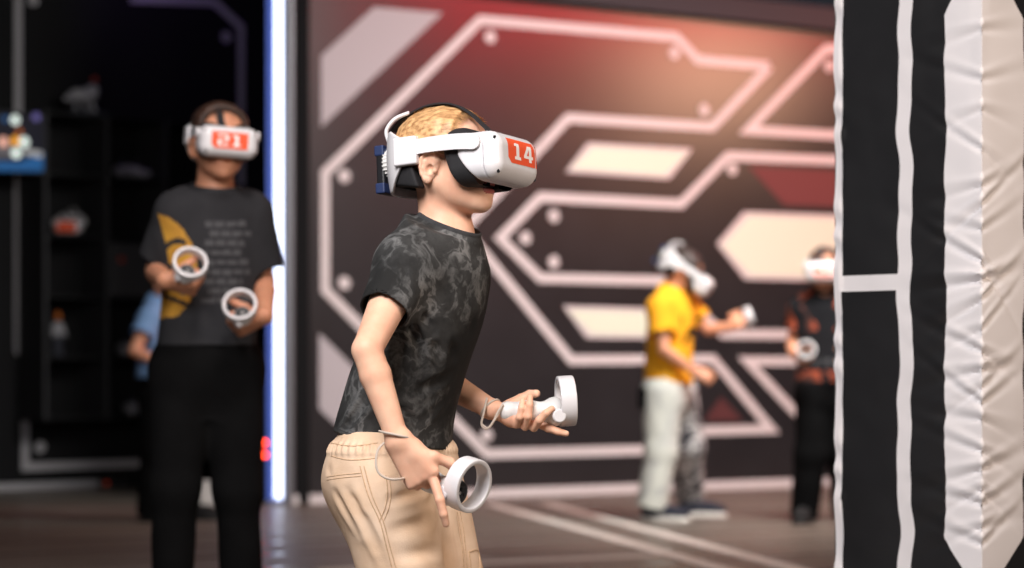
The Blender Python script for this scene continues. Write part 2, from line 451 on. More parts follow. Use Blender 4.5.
def legs_fs(J, s, st, r=(.092, .074, .064), hems=None, fold=.004, seed=5, top=None):
    fw = J['fw']; f = loft(st, fw)
    for q in 'RL':
        Hp, Kn, An = J['hip' + q], J['kn' + q], J['an' + q]
        d = nrm(An - Kn); end = An + d * .05 * s
        g = U(.03 * s, rc(Hp, Kn, r[0] * s, r[1] * s), INT(.004, rc(Kn, end + d * .05 * s, r[1] * s, r[2] * s), half(end, d)))
        f = U(.035 * s, f, g)
    def g(p):
        d = f(p)
        return d + fold * waves(p, 24 / s, seed, 6, (1, 1, .8)) + fold * .4 * waves(p, 65 / s, seed + 2, 6)
    h = g
    if top is not None: h = INT(.004, h, half(*top))
    for q in 'RL':
        Kn, An = J['kn' + q], J['an' + q]; d = nrm(An - Kn)
        h = SUB(.004, h, INT(.004, rc(Kn + (An - Kn) * .75, An + d * .1 * s, (r[2] - .006) * s, (r[2] - .008) * s), half(Kn + (An - Kn) * .8, -d)))
    return h

def shoe(parent, an, ft, s, mu, ms, low=True):
    """trainer: upper + sole (sub-part)"""
    ft = nrm(A(ft[0], ft[1], 0)); lf = np.cross([0, 0, 1.0], ft); R = np.stack([ft, lf, A(0, 0, 1)], 1)
    o = A(an[0], an[1], 0)
    up = U(.03 * s, ell(o + ft * .115 * s + A(0, 0, .036 * s), A(.075, .042, .034) * s, R), ell(o - ft * .01 * s + A(0, 0, .044 * s), A(.052, .036, .042) * s, R),
           rc(o + A(0, 0, .06 * s), o + A(0, 0, .10 * s) - ft * .004, .038 * s, .04 * s), rc(o + A(0, 0, .05 * s), o + ft * .10 * s + A(0, 0, .045 * s), .036 * s, .03 * s))
    up = INT(.004, up, half(o + A(0, 0, .022 * s), A(0, 0, -1)), half(o + A(0, 0, .098 * s), A(.0, 0, 1) + ft * .1))
    up = SUB(.004, up, rc(o + A(0, 0, .085 * s), o + A(0, 0, .2 * s), .032 * s, .036 * s))
    lo, hi = bounds([o - ft * .05 * s, o + ft * .2 * s, o + A(0, 0, .1 * s)], .06 * s)
    u = organic('shoe', up, lo, hi, .005, mu, parent)
    so = U(.02 * s, ell(o + ft * .11 * s, A(.085, .047, .05) * s, R), ell(o - ft * .012 * s, A(.058, .041, .05) * s, R), rc(o, o + ft * .1 * s, .04 * s, .042 * s))
    so = INT(.006, so, half(o + A(0, 0, .026 * s), A(0, 0, 1)), half(o + A(0, 0, .001), A(0, 0, -1)))
    b = organic('sole', so, lo - .01, hi, .005, ms, u)
    la = MB()
    for i in range(4):
        c = o + ft * (.05 + .022 * i) * s; zz = (.088 - .009 * i) * s
        la.tube([c - lf * .022 * s + A(0, 0, zz - .012 * s), c + A(0, 0, zz), c + lf * .022 * s + A(0, 0, zz - .012 * s)], .0035 * s, 6, samples=8)
    la.build('laces', ms, u, True)
    return u

def strands(seed, n, region, lenf, flow, w=.0011, lift=.25):
    """short hair as many thin tapered blades growing out of the scalp, in the head's own frame"""
    g = np.random.default_rng(seed)
    d = g.normal(size=(n * 4, 3)); d /= vl(d)[:, None]
    cr = U(.03, ell((-.010, 0, .010), (.094, .073, .079)), ell((.03, 0, .018), (.062, .062, .056)))
    p = A(-.0, 0, .012) + d * .03
    for _ in range(14): p = p - cr(p)[:, None] * -0 + d * (-cr(p))[:, None] * .9
    k = region(p); p = p[k][:n]; d = d[k][:n]; n = len(p)
    e = 1e-3; nr = np.stack([cr(p + e * v) - cr(p - e * v) for v in np.eye(3)], 1); nr /= vl(nr)[:, None]
    f = flow(p) + g.normal(size=(n, 3)) * .25; f = f - nr * (f * nr).sum(1)[:, None]; f /= vl(f)[:, None] + 1e-9
    L = lenf(p) * g.uniform(.7, 1.2, n); sd = np.cross(f, nr)
    V = []; m = 4
    for i in range(m):
        t = i / (m - 1); c = p + nr * (.001 + L * (lift * t - .35 * lift * t * t))[:, None] + f * (L * t * (1 - .1 * t))[:, None]
        ww = w * (1 - .8 * t); V += [c - sd * ww, c + sd * ww]
    V = np.stack(V, 1).reshape(-1, 3); b = np.arange(n)[:, None] * (2 * m)
    Q = np.concatenate([b + np.array([2 * i, 2 * i + 1, 2 * i + 3, 2 * i + 2]) for i in range(m - 1)])
    return V, Q

def hair_part(parent, c, R, s, region_cap, cap_off, ms, seed, n, region, lenf, flow, h=.0035, noise=.002, w=.0011, lift=.25):
    """cap of hair close to the scalp plus strands, ONE mesh"""
    cr = U(.03, ell((-.010, 0, .010), (.094, .073, .079)), ell((.03, 0, .018), (.062, .062, .056)))
    f = lambda p: np.maximum(cr(p) - cap_off(p) + noise * waves(p, 160, seed, 6, (1, 1.6, 1)), region_cap(p))
    P, Q = sdf_mesh(f, A(-.125, -.1, -.11), A(.125, .1, .14), h)
    if n:
        V, Q2 = strands(seed, n, region, lenf, flow, w, lift)
        P2 = np.concatenate([P, V]); Qa = np.concatenate([Q, Q2 + len(P)]); P = P2; Q = Qa
    mi = np.zeros(len(Q), np.int32)
    W = c + (P * s) @ R.T
    return mesh_obj('hair', W, Q, ms, parent, mi)
# ------------------------------------------------------------------ materials of people and gear
M_WHITE = mat('white_plastic', (222, 220, 223), .34, (228, 226, 229), 5, coat=.15)
M_WHITE2 = mat('grey_white_plastic', (216, 214, 212), .38, (224, 222, 220), 5)
M_BLACKP = mat('black_foam', (26, 25, 28), .8, (34, 33, 36), 30, bump=.15, bscale=600)
M_BLACKS = mat('black_plastic', (22, 22, 26), .45)
M_LENS = mat('camera_glass', (18, 18, 20), .15)
M_NAVY = mat('navy_clip', (32, 48, 88), .55)
M_ORANGE = mat('orange_sticker', (236, 84, 42), .55, (240, 92, 48), 6)
M_DIGIT = mat('white_print', (245, 240, 238), .55)
M_CORD = mat('cord', (196, 182, 170), .8, bump=.2, bscale=900)
M_STRAPB = mat('black_webbing', (34, 33, 36), .85, bump=.2, bscale=700)

def copy_thing(src, loc, R, label, skip=(), scale=1.0, name=None, group=None):
    """a copy of a thing, its parts and their sub-parts (mesh data shared)"""
    r = src.copy(); COL.objects.link(r)
    M = (Matrix(np.asarray(R).tolist()) * scale).to_4x4(); M.translation = Vector(loc); r.matrix_basis = M
    r['label'] = label
    if group: r['group'] = group
    def rec(a, b):
        for ch in list(a.children):
            if ch.name.split('.')[0] in skip: continue
            c = ch.copy(); COL.objects.link(c); c.parent = b; rec(ch, c)
    rec(src, r)
    return r

# ---- head-worn headset, in the head's frame
VIS = rbox(A(.122, 0, -.026), A(.053, .096, .050), .033)
def plate_x(y, z):
    """front of the face plate at (y, z), by bisection"""
    lo = np.full(len(y), .12); hi = np.full(len(y), .2)
    for _ in range(30):
        m = (lo + hi) / 2; ins = VIS(np.stack([m, y, z], 1)) < 0
        lo = np.where(ins, m, lo); hi = np.where(ins, hi, m)
    return lo
DIGITS = {  # block digits on a 6 x 9 grid, as rectangles and quads (x right, y up)
    '1': [[(1, 0), (5.2, 0), (5.2, 1.7), (1, 1.7)], [(2.1, 1.7), (4.1, 1.7), (4.1, 9), (2.1, 9)], [(.8, 7.3), (2.1, 7.3), (2.1, 9), (1.5, 9), (.8, 8.4)]],
    '4': [[(3.4, 0), (5.2, 0), (5.2, 9), (3.4, 9)], [(0, 1.9), (3.4, 1.9), (3.4, 3.5), (0, 3.5)], [(5.2, 1.9), (6.2, 1.9), (6.2, 3.5), (5.2, 3.5)], [(0, 3.5), (1.9, 3.5), (4.2, 9), (2.5, 9)]],
    '2': [[(0, 0), (6, 0), (6, 1.3), (0, 1.3)], [(0, 1.3), (1.6, 1.3), (1.6, 3.9), (0, 3.9)], [(0, 3.9), (6, 3.9), (6, 5.1), (0, 5.1)], [(4.4, 5.1), (6, 5.1), (6, 7.7), (4.4, 7.7)], [(0, 7.7), (6, 7.7), (6, 9), (0, 9)]],
    '0': [[(0, 0), (6, 0), (6, 1.7), (0, 1.7)], [(0, 7.3), (6, 7.3), (6, 9), (0, 9)], [(0, 1.7), (2, 1.7), (2, 7.3), (0, 7.3)], [(4, 1.7), (6, 1.7), (6, 7.3), (4, 7.3)]],
}
def sticker(parent, text, y0=-.046, y1=.074, z0=-.040, z1=.010):
    """orange number sticker lying on the front plate; y runs from the reader's left (y0) to right (y1)"""
    def sub(poly, lift, m):
        b2 = bmesh.new(); b2.faces.new([b2.verts.new((0, a, b)) for a, b in poly])
        bmesh.ops.triangulate(b2, faces=b2.faces[:])
        for _ in range(3): bmesh.ops.subdivide_edges(b2, edges=b2.edges[:], cuts=1, use_grid_fill=True)
        b2.verts.index_update(); V = np.array([v.co[:] for v in b2.verts]); Fc = [[v.index for v in f.verts] for f in b2.faces]; b2.free()
        V[:, 0] = plate_x(V[:, 1], V[:, 2]) + lift; mb.add(V, Fc, m)
    mb = MB(); w, h = y1 - y0, z1 - z0
    P = lambda a, b: (y0 + w * a, z0 + h * b)
    sub([P(0, 1), P(0, .22), P(.10, 0), P(1, 0), P(1, 1)], .0006, 0)
    if text:
        n = len(text); cw = .30; x = .5 - (n * cw + (n - 1) * .07) / 2
        for ch in text:
            for q in DIGITS[ch]: sub([P(x + cw * a / 6, .17 + .66 * b / 9) for a, b in q], .0011, 1)
            x += cw + .07
    mb.build('number_sticker', [M_ORANGE, M_DIGIT], parent, False, True)

def ribbon(path, wid, th, m, name, parent, side=A(0, 1, 0), n=40):
    P = spline(path, n); T = np.gradient(P, axis=0); T /= vl(T)[:, None]; V = []
    for p, t, wid in zip(P, T, np.broadcast_to(wid, n)):
        s_ = side - t * (side @ t); s_ = nrm(s_); nn = np.cross(t, s_)
        V += [p + s_ * wid / 2 + nn * th / 2, p - s_ * wid / 2 + nn * th / 2, p - s_ * wid / 2 - nn * th / 2, p + s_ * wid / 2 - nn * th / 2]
    Fc = [(4 * i + a, 4 * i + (a + 1) % 4, 4 * i + 4 + (a + 1) % 4, 4 * i + 4 + a) for i in range(n - 1) for a in range(4)] + [(3, 2, 1, 0), tuple(4 * (n - 1) + k for k in range(4))]
    return MB().add(V, Fc).build(name, m, parent, False, True)

def make_headset(loc, R, label, text, scale=1.0):
    t = thing('vr_headset', loc, label, 'vr headset', None, R, scale)
    E = np.eye(3); X = A(1, 0, 0)
    v = SUB(.006, INT(.004, VIS, half(A(.1445, 0, 0), X), half(A(.084, 0, 0), -X), half(A(.090, 0, -.030), A(-1, 0, -.75))), ell(A(.03, 0, -.02), A(.085, .078, .09)))
    organic('visor_shell', v, A(.06, -.11, -.1), A(.16, .11, .04), .002, M_WHITE, t, None, True)
    pl = INT(.0025, VIS, half(A(.1455, 0, 0), -X))
    organic('front_plate', pl, A(.12, -.11, -.1), A(.19, .11, .04), .002, M_WHITE, t, None, True)
    pad = INT(.006, rbox(A(.090, 0, -.021), A(.055, .0885, .060), .036), half(A(.125, 0, 0), X), half(A(.092, 0, .036), A(.75, 0, 1)), half(A(.048, 0, -.02), A(-1, 0, -.45)))
    pad = SUB(.004, pad, ell(A(.03, 0, -.02), A(.0755, .068, .083)), ell(A(.10, 0, -.095), A(.06, .02, .045)))
    organic('face_pad', pad, A(.02, -.1, -.1), A(.11, .1, .05), .002, M_BLACKP, t, None, True)
    for s in (-1, 1):
        path = [A(-.030, .0935 * s, .004), A(.02, .0955 * s, .006), A(.07, .0985 * s, .005), A(.11, .1005 * s, .002), A(.142, .0985 * s, -.002)]
        P_ = spline(path, 60); L_ = np.concatenate([[0], np.cumsum(vl(np.diff(P_, axis=0)))]); e_ = np.clip((L_ - (L_[-1] - .0175)) / .0175, 0, .999)
        ribbon(P_, 2 * (.0148 + .0012 * L_ / L_[-1]) * np.sqrt(1 - e_ ** 2), .0075, M_WHITE, 'side_strap', t, A(0, 0, 1), 60)
        br = rbox(A(-.032, .0955 * s, -.001), A(.027, .0085, .029), .004)
        organic('strap_bracket', br, A(-.08, .09 * s - .03, -.05), A(.02, .09 * s + .03, .05), .002, M_WHITE, t, None, True)
    ou = ell(A(-.012, 0, -.01), A(.109, .103, .2)); inn = ell(A(-.012, 0, -.01), A(.103, .094, .19))
    def lim(p):
        k = np.clip((-.045 - p[:, 0]) / .04, 0, 1); return np.maximum(p[:, 2] - (.028 + .022 * k), (-.030 - .046 * k) - p[:, 2])
    win = ell(A(-.09, .055, -.03), A(.04, .03, .025)); win2 = ell(A(-.09, -.055, -.046), A(.03, .022, .016))
    cr = INT(.004, SUB(.003, ou, inn), half(A(-.048, 0, 0), X), lim)
    organic('rear_cradle', cr, A(-.14, -.12, -.1), A(-.03, .12, .07), .002, M_WHITE, t, None, True)
    op = INT(.006, SUB(.004, ell(A(-.012, 0, -.02), A(.104, .093, .16)), ell(A(-.012, 0, .0), A(.088, .070, .12))), half(A(-.03, 0, 0), A(1, 0, .25)), half(A(0, 0, -.030), A(0, 0, 1)), half(A(0, 0, -.078), A(-.2, 0, -1)))
    organic('rear_pad', op, A(-.13, -.1, -.11), A(.02, .1, -.01), .002, M_BLACKP, t, None, True)
    d = MB(); d.cyl(A(-.117, 0, -.004), A(-.132, 0, -.004), .030, bev=.003, n=36)
    for k in range(24):
        a = 2 * math.pi * k / 24; d.box(A(-.124, .0303 * math.cos(a), -.004 + .0303 * math.sin(a)), A(.007, .0012, .0012))
    d.build('dial', M_WHITE2, t, True, True)
    MB().box(A(-.139, 0, -.018), A(.0095, .026, .050), None, 0, .004).build('battery_pack', M_BLACKS, t, False, True)
    for z in (.022, -.056): MB().box(A(-.140, 0, z), A(.0112, .028, .011), None, 0, .003).build('battery_clip', M_NAVY, t, False, True)
    mb = MB()
    for s in (1, -1): mb.tube([A(-.112, .03 * s, .035), A(-.116, .032 * s, .06), A(-.098, .026 * s, .083), A(-.068, .018 * s, .093)], .0042, 8, samples=16)
    mb.tube([A(-.098, .026, .083), A(-.1, 0, .087), A(-.098, -.026, .083)], .0042, 8, samples=10)
    mb.build('top_bracket', M_WHITE, t, True, True)
    ribbon([A(-.118, -.004, .062), A(-.09, -.006, .082), A(-.03, -.012, .1005), A(.03, -.018, .0985), A(.072, -.020, .078), A(.108, -.020, .044), A(.128, -.018, .022)], .024, .003, M_STRAPB, 'top_strap', t)
    for y, z in ((-.080, .006), (-.074, -.060), (.078, -.060), (.084, .004)):
        x = plate_x(np.array([y]), np.array([z]))[0]
        MB().cyl(A(x - .003, y, z), A(x + .0008, y, z), .0042, n=16, bev=.0005).build('camera_lens', M_LENS, t, True, True)
    return t

# ---- hand controller, origin in the middle of its ring, ring axis along z
def make_controller(loc, R, label, scale=1.1):
    t = thing('vr_controller', loc, label, 'vr controller', 'hand controllers with tracking rings', R, scale)
    def ring(p):
        r = np.sqrt(p[:, 0] ** 2 + p[:, 1] ** 2); z = p[:, 2]
        k = .0455 - .06 * np.abs(z) ** 1.25
        q = np.stack([np.abs(r - k + .0035) - .0022, np.abs(z) - .0125], 1)
        return vl(np.maximum(q, 0)) + np.minimum(q.max(1), 0) - .0019
    organic('tracking_ring', ring, A(-.055, -.055, -.02), A(.055, .055, .02), .0016, M_WHITE, t, None, True)
    hb = U(.02, ell(A(-.020, 0, -.022), A(.026, .023, .016)), rc(A(-.019, 0, -.028), A(-.016, 0, -.070), .0165, .0150), rc(A(-.016, 0, -.070), A(-.014, 0, -.108), .0150, .0185))
    organic('handle', hb, A(-.06, -.04, -.14), A(.02, .04, .01), .0018, M_WHITE2, t, None, True)
    fp = MB(); fp.cyl(A(-.020, 0, -.010), A(-.020, 0, -.0035), .0215, .0205, 32, 0, .001)
    f = fp.build('face_plate', M_BLACKS, t, True, True)
    mb = MB(); mb.cyl(A(-.014, .006, -.0035), A(-.014, .006, .002), .0035); mb.cyl(A(-.014, .006, .002), A(-.014, .006, .0045), .0062, .0056, 20, 0, .0008); mb.build('thumbstick', M_BLACKS, f, True, True)
    for y, x in ((-.008, -.026), (-.011, -.014)):
        MB().cyl(A(x, y, -.0035), A(x, y, -.0018), .0036, n=14, bev=.0004).build('button', M_BLACKS, f, True, True)
    tg = MB(); tg.cyl(A(-.030, .004, -.020), A(-.042, .024, -.019), .0132, .0125, 28, 0, .002); tg.build('trigger', M_WHITE, t, True, True)
    return t
# ------------------------------------------------------------------ the boy in front
SKIN = mat('skin', (238, 192, 164), .5, (228, 172, 144), 22, sss=.08, lo=.3, hi=.7, bump=.03, bscale=500, spec=.35)
LIP = mat('lips', (176, 92, 86), .45); MOUTH = mat('mouth_inside', (60, 26, 26), .6)
HAIR = mat('sandy_hair', (224, 180, 128), .5, (164, 118, 76), 46, (1, 3, 3), detail=6, lo=.38, hi=.66)
HAIR2 = mat('sandy_hair_strand', (212, 170, 122), .45, (160, 118, 78), 90)
def tiedye():
    m = mat('black_grey_tie_dye_cotton', (24, 24, 26), .88, None, bump=.12, bscale=900, spec=.25)
    nt = m.node_tree; N = nt.nodes; L = nt.links; b = N['Principled BSDF']; tc = N['Texture Coordinate']
    def noise(sc, det, src, rough=.5):
        n = N.new('ShaderNodeTexNoise'); n.inputs['Scale'].default_value = sc; n.inputs['Detail'].default_value = det; n.inputs['Roughness'].default_value = rough; L.new(src, n.inputs['Vector']); return n
    def vm(op, a_, b_=None, sc=None):
        n = N.new('ShaderNodeVectorMath'); n.operation = op; L.new(a_, n.inputs[0])
        if b_ is not None: L.new(b_, n.inputs[1])
        if sc is not None: n.inputs['Scale'].default_value = sc
        return n.outputs[0]
    def ramp(src, *st):
        r = N.new('ShaderNodeValToRGB'); e = r.color_ramp.elements
        while len(e) < len(st): e.new(.5)
        for q, (p, v) in zip(e, st): q.position = p; q.color = (v, v, v, 1)
        L.new(src, r.inputs['Fac']); return r.outputs['Color']
    def mth(op, x, y, z=None):
        n = N.new('ShaderNodeMath'); n.operation = op
        for i, v in enumerate((x, y, z)):
            if v is None: continue
            if isinstance(v, (int, float)): n.inputs[i].default_value = v
            else: L.new(v, n.inputs[i])
        return n.outputs[0]
    o = tc.outputs['Object']; w1 = noise(9, 3, o); v1 = vm('ADD', o, vm('SCALE', w1.outputs['Color'], None, .16))
    vein = ramp(noise(13, 5, v1, .55).outputs['Fac'], (.44, 0), (.495, 1), (.55, 0))
    patch = ramp(noise(5.5, 6, o, .6).outputs['Fac'], (.42, 0), (.72, 1))
    sp = noise(38, 4, v1, .7).outputs['Fac']
    val = mth('MULTIPLY_ADD', mth('MULTIPLY', vein, patch), .20, mth('MULTIPLY_ADD', mth('MULTIPLY', patch, sp), .11, .0135))
    c = N.new('ShaderNodeCombineColor'); [L.new(val, c.inputs[i]) for i in range(3)]
    L.new(c.outputs[0], b.inputs['Base Color']); return m
TIE = tiedye(); RIB = mat('black_ribbing', (48, 48, 50), .9, (62, 62, 64), 40, bump=.3, bscale=700)
KHAKI = mat('beige_cotton_twill', (236, 208, 182), .88, (222, 190, 160), 14, bump=.22, bscale=420, spec=.2)
SEAM = mat('beige_seam', (212, 180, 148), .85, (192, 160, 128), 200)
SOLE = mat('white_rubber', (222, 218, 212), .6); NAVYC = mat('navy_canvas', (34, 38, 52), .85)

Yb = 4.47
def B(px, py, d=0.0): return at(px, py, Yb + d)
yaw = math.radians(28); FW = A(math.cos(yaw), -math.sin(yaw), 0); LF = A(math.sin(yaw), math.cos(yaw), 0)
ya = math.radians(29); pa = math.radians(4); ra = math.radians(-2.5)
Rh = rot(A(math.cos(ya) * math.cos(pa), -math.sin(ya) * math.cos(pa), math.sin(pa)), ra)
J = dict(fw=FW, Rh=Rh, head=B(444, 155, 0), neck=B(445, 229, 0), chest=B(430, 300), pelvis=B(391, 455),
         shR=B(404, 268, -.125), shL=B(453, 267, .125), elR=B(367, 350, -.255), wrR=B(398, 441, -.27),
         elL=B(436, 377, .17), wrL=B(491, 409, .10),
         hipR=B(376, 470, -.062), hipL=B(410, 470, .062), knR=B(412, 612, -.075), knL=B(452, 612, .06),
         anR=B(385, 738, -.08), anL=B(425, 738, .07), ftR=FW, ftL=FW)
J['hs'] = .95
boy = thing('person', (float(B(400, 600)[0]), Yb, 0), 'boy in a black tie-dye t-shirt and beige trousers crouching with controllers in both hands', 'person')
# right hand (back of the hand to the lens), left hand (palm up round its controller)
dR = -.27
def Hn(px, py, d): return B(px, py, dR + d)
uR = nrm(Hn(428, 487, 0) - Hn(400, 443, 0)); nR = nrm(A(-.30, -.93, -.1))
thR = [Hn(416, 455, .0), Hn(434, 457, -.005), Hn(450, 463, .008), Hn(458, 474, .02)]
hand_R, bR = hand_fs(Hn(399, 442, 0), uR, nR, 'R', [(4, 6, 4), (50, 82, 40), (60, 84, 45), (66, 80, 45)], (.5, .5), 1.06, thumb_pts=thR,
                     over={0: [Hn(434, 481, -.008), Hn(440, 500, -.024), Hn(443.5, 514, -.023), Hn(446, 524, -.016)]})
dL = .10
def Hl(px, py, d): return B(px, py, dL + d)
def fing(P, r): return U(.003, *[rc(P[i], P[i + 1], r[i], r[i + 1]) for i in range(len(P) - 1)])
palmL = U(.016, rc(Hl(491, 409, 0), Hl(512, 416, 0), .0165, .0185), rc(Hl(512, 418, -.004), Hl(533, 424, -.004), .0165, .011), rc(Hl(508, 413, .018), Hl(530, 419, .022), .014, .010), rc(Hl(506, 411, .02), Hl(520, 404, .030), .015, .012))
fingL = U(.0035, fing([Hl(516, 425, -.012), Hl(519.5, 417, -.030), Hl(521.5, 408, -.032), Hl(522.5, 401, -.025)], (.0072, .0070, .0063, .0055)),
          fing([Hl(525, 427, -.010), Hl(528, 416, -.031), Hl(529.5, 405, -.033), Hl(530, 397, -.026)], (.0080, .0077, .0070, .0062)),
          fing([Hl(534, 428, -.008), Hl(539.5, 420, -.029), Hl(546, 413, -.034), Hl(552, 408.5, -.030)], (.0082, .0078, .0070, .0060)),
          fing([Hl(539, 424, .006), Hl(548, 428, -.006), Hl(558, 431.5, -.008), Hl(566, 433.5, -.008)], (.0085, .0080, .0071, .0062)))
thumbL = fing([Hl(510, 406, .028), Hl(521, 399, .034), Hl(530, 394.5, .030), Hl(536.5, 393.5, .018)], (.0135, .0105, .0092, .0078))
hand_L = bb(U(.005, U(.010, palmL, thumbL), fingL), Hl(480, 450, -.08), Hl(580, 380, .1), .03)
SH = .95
body = body_fs(J, 1.0, [hand_R, hand_L])
allp = [v for k, v in J.items() if isinstance(v, np.ndarray) and v.shape == (3,) and k not in ('fw', 'ftR', 'ftL')]
lo, hi = bounds(allp, .13); lo[2] = .01; hi[0] += .12
def skin_mi(c):
    q = (c - J['head']) @ Rh / SH
    lip = (q[:, 0] > .085) & (np.abs(q[:, 1]) < .024 * (1 - ((q[:, 2] + .078) / .02) ** 2).clip(0, 1) ** .5) & (q[:, 2] > -.0915) & (q[:, 2] < -.066)
    mo = lip & (HEAD(q + A(.004, 0, 0)) > -.0015) & (np.abs(q[:, 2] + .0775) < .0035)
    return np.where(mo, 2, np.where(lip, 1, 0))
organic('body', body, lo, hi, .0026, [SKIN, LIP, MOUTH], boy, skin_mi)

# hair: short, longer on top, swept forward
def cap_region(p):      # negative where hair grows
    x, y, z = p.T
    front = x - (.060 + .10 * np.clip(z - .05, -.03, .05)); low = (-.012 - .9 * np.clip(-x - .02, 0, .06)) - z
    low = np.where(np.abs(y) < .052, np.where(x < -.03, (-.072) - z, low), low)
    earcut = .026 - np.sqrt((x + .012) ** 2 + (z + .026) ** 2)
    return np.maximum(np.maximum(front, low), np.where(np.abs(y) > .05, earcut, -1))
def cap_off(p): return .002 + .008 * np.clip((p[:, 2] + .01) / .07, 0, 1)
def hl(p): return .006 + .024 * np.clip((p[:, 2] - .0) / .07, 0, 1)
hair_part(boy, J['head'], Rh, SH, cap_region, cap_off, [HAIR], 3, 14000, lambda p: cap_region(p) < -.002, hl,
          lambda p: np.stack([.75 + p[:, 0] * 0, 2.0 * p[:, 1], -.25 + 0 * p[:, 0]], 1), .0032, .0022, .0007, .34)

# t-shirt
st = [(B(392, 466), .104, .138), (B(392, 452), .104, .137), (B(394, 430), .101, .134), (B(405, 385), .098, .130), (B(420, 340), .098, .130), (B(431, 300), .098, .134),
      (B(437, 268), .092, .126), (B(440, 250), .078, .100), (B(441, 236), .068, .078), (B(441, 222), .060, .064), (B(441, 206), .05, .05)]
hemP, hemN = B(392, 441), nrm(A(-.05, 0, -1.0) + FW * (-.20))
def creases(items):
    """soft valleys (positive depth) and ridges (negative) along segments"""
    it = [(np.asarray(a, float), np.asarray(b, float), w, dp) for a, b, w, dp in items]
    def f(p):
        o = 0
        for a, b, w, dp in it:
            ab = b - a; t = np.clip((p - a) @ ab / (ab @ ab), 0, 1); dd = vl(p - a - t[:, None] * ab); e = np.sin(np.pi * (.12 + .76 * t))
            o = o + dp * e * (np.exp(-(dd / w) ** 2) - .55 * np.exp(-((dd - 1.7 * w) / w) ** 2))
        return o
    return f
sh, c0, up = shirt_fs(J, 1.0, st, (hemP, nrm(A(-.17, 0.0, -1.0))), (.54, .54), (.054, .0475), .0635, .0032, 11, (B(448, 229, 0), nrm(A(0, 0, 1) + FW * .42)), (rc(B(431, 229, -.045), B(404, 254, -.095), .036, .036), rc(B(424, 232, .0), B(412, 262, -.02), .036, .05)))
cs = creases([(B(*a, da), B(*b, db), w, dp) for a, da, b, db, w, dp in (
    ((408, 296), -.14, (432, 330), -.12, .010, .006), ((410, 306), -.13, (424, 372), -.12, .011, .006), ((416, 288), -.14, (452, 312), -.06, .010, .005), ((424, 262), -.13, (414, 300), -.14, .010, .005),
    ((438, 258), -.09, (452, 300), -.07, .010, .004), ((452, 262), -.05, (470, 330), -.03, .012, .005), ((372, 392), -.12, (350, 425), -.11, .010, .006), ((385, 400), -.12, (420, 425), -.11, .010, .005),
    ((420, 390), -.11, (452, 372), -.05, .011, .005), ((428, 420), -.10, (456, 398), -.05, .010, .005), ((360, 410), -.11, (345, 432), -.10, .008, .004), ((408, 330), -.12, (440, 352), -.10, .012, .004),
    ((392, 270), -.19, (386, 300), -.20, .008, .004), ((404, 268), -.19, (405, 300), -.185, .008, .004), ((440, 330), -.08, (455, 360), -.06, .012, .005))])
sh0 = sh; sh = lambda p: sh0(p) + cs(p)
lo, hi = bounds([v[0] for v in st] + [J['shR'], J['shL'], J['elR'] * .4 + J['shR'] * .6], .15)
shirt = organic('t_shirt', sh, lo, hi, .003, TIE, boy)
organic('collar', bb(ribbon_ring(c0 + up * .004, up, .0625, .0034, 3.2), c0 - .08, c0 + .08), c0 - .1, c0 + .1, .002, RIB, shirt)

# trousers
stp = [(B(402, 560), .045, .06), (B(396, 532), .083, .100), (B(390, 505), .104, .124), (B(388, 480), .110, .135), (B(389, 465), .106, .132), (B(391, 452), .098, .126), (B(392, 443), .090, .121), (B(393, 434), .084, .117), (B(395, 424), .082, .115)]
tr = legs_fs(J, 1.0, stp, (.094, .080, .066), None, .0058, 21, (B(392, 430), nrm(A(.0, 0, 1))))
cp = creases([(B(*a, da), B(*b, db), w, dp) for a, da, b, db, w, dp in (
    ((392, 500), -.16, (452, 482), -.10, .010, .007), ((396, 530), -.16, (462, 512), -.09, .012, .007), ((402, 556), -.16, (468, 545), -.08, .012, .006), ((338, 492), -.12, (356, 535), -.14, .009, .005),
    ((350, 490), -.14, (374, 548), -.155, .010, .006), ((366, 520), -.155, (384, 570), -.16, .009, .005), ((332, 470), -.10, (362, 500), -.14, .009, .005), ((398, 476), -.16, (440, 470), -.12, .008, .005),
    ((458, 512), -.03, (468, 575), -.02, .007, .010), ((440, 495), -.10, (462, 525), -.06, .010, .006))])
tr0 = tr; wz = B(392, 446)[2]; PZ = J['pelvis']
def tr(p):
    q = p - PZ; an = np.arctan2(q[:, 1], q[:, 0])
    return tr0(p) + cp(p) + .0022 * np.sin(an * 62 + 1.5 * np.sin(an * 7)) * np.exp(-((p[:, 2] - wz) / .012) ** 2) - .003 * np.exp(-((p[:, 2] - wz) / .013) ** 6)
lo, hi = bounds([v[0] for v in stp] + [J['knR'], J['knL'], J['anR'], J['anL'], J['hipR'], J['hipL']], .14)
trou = organic('trousers', tr, lo, hi, .0035, KHAKI, boy)

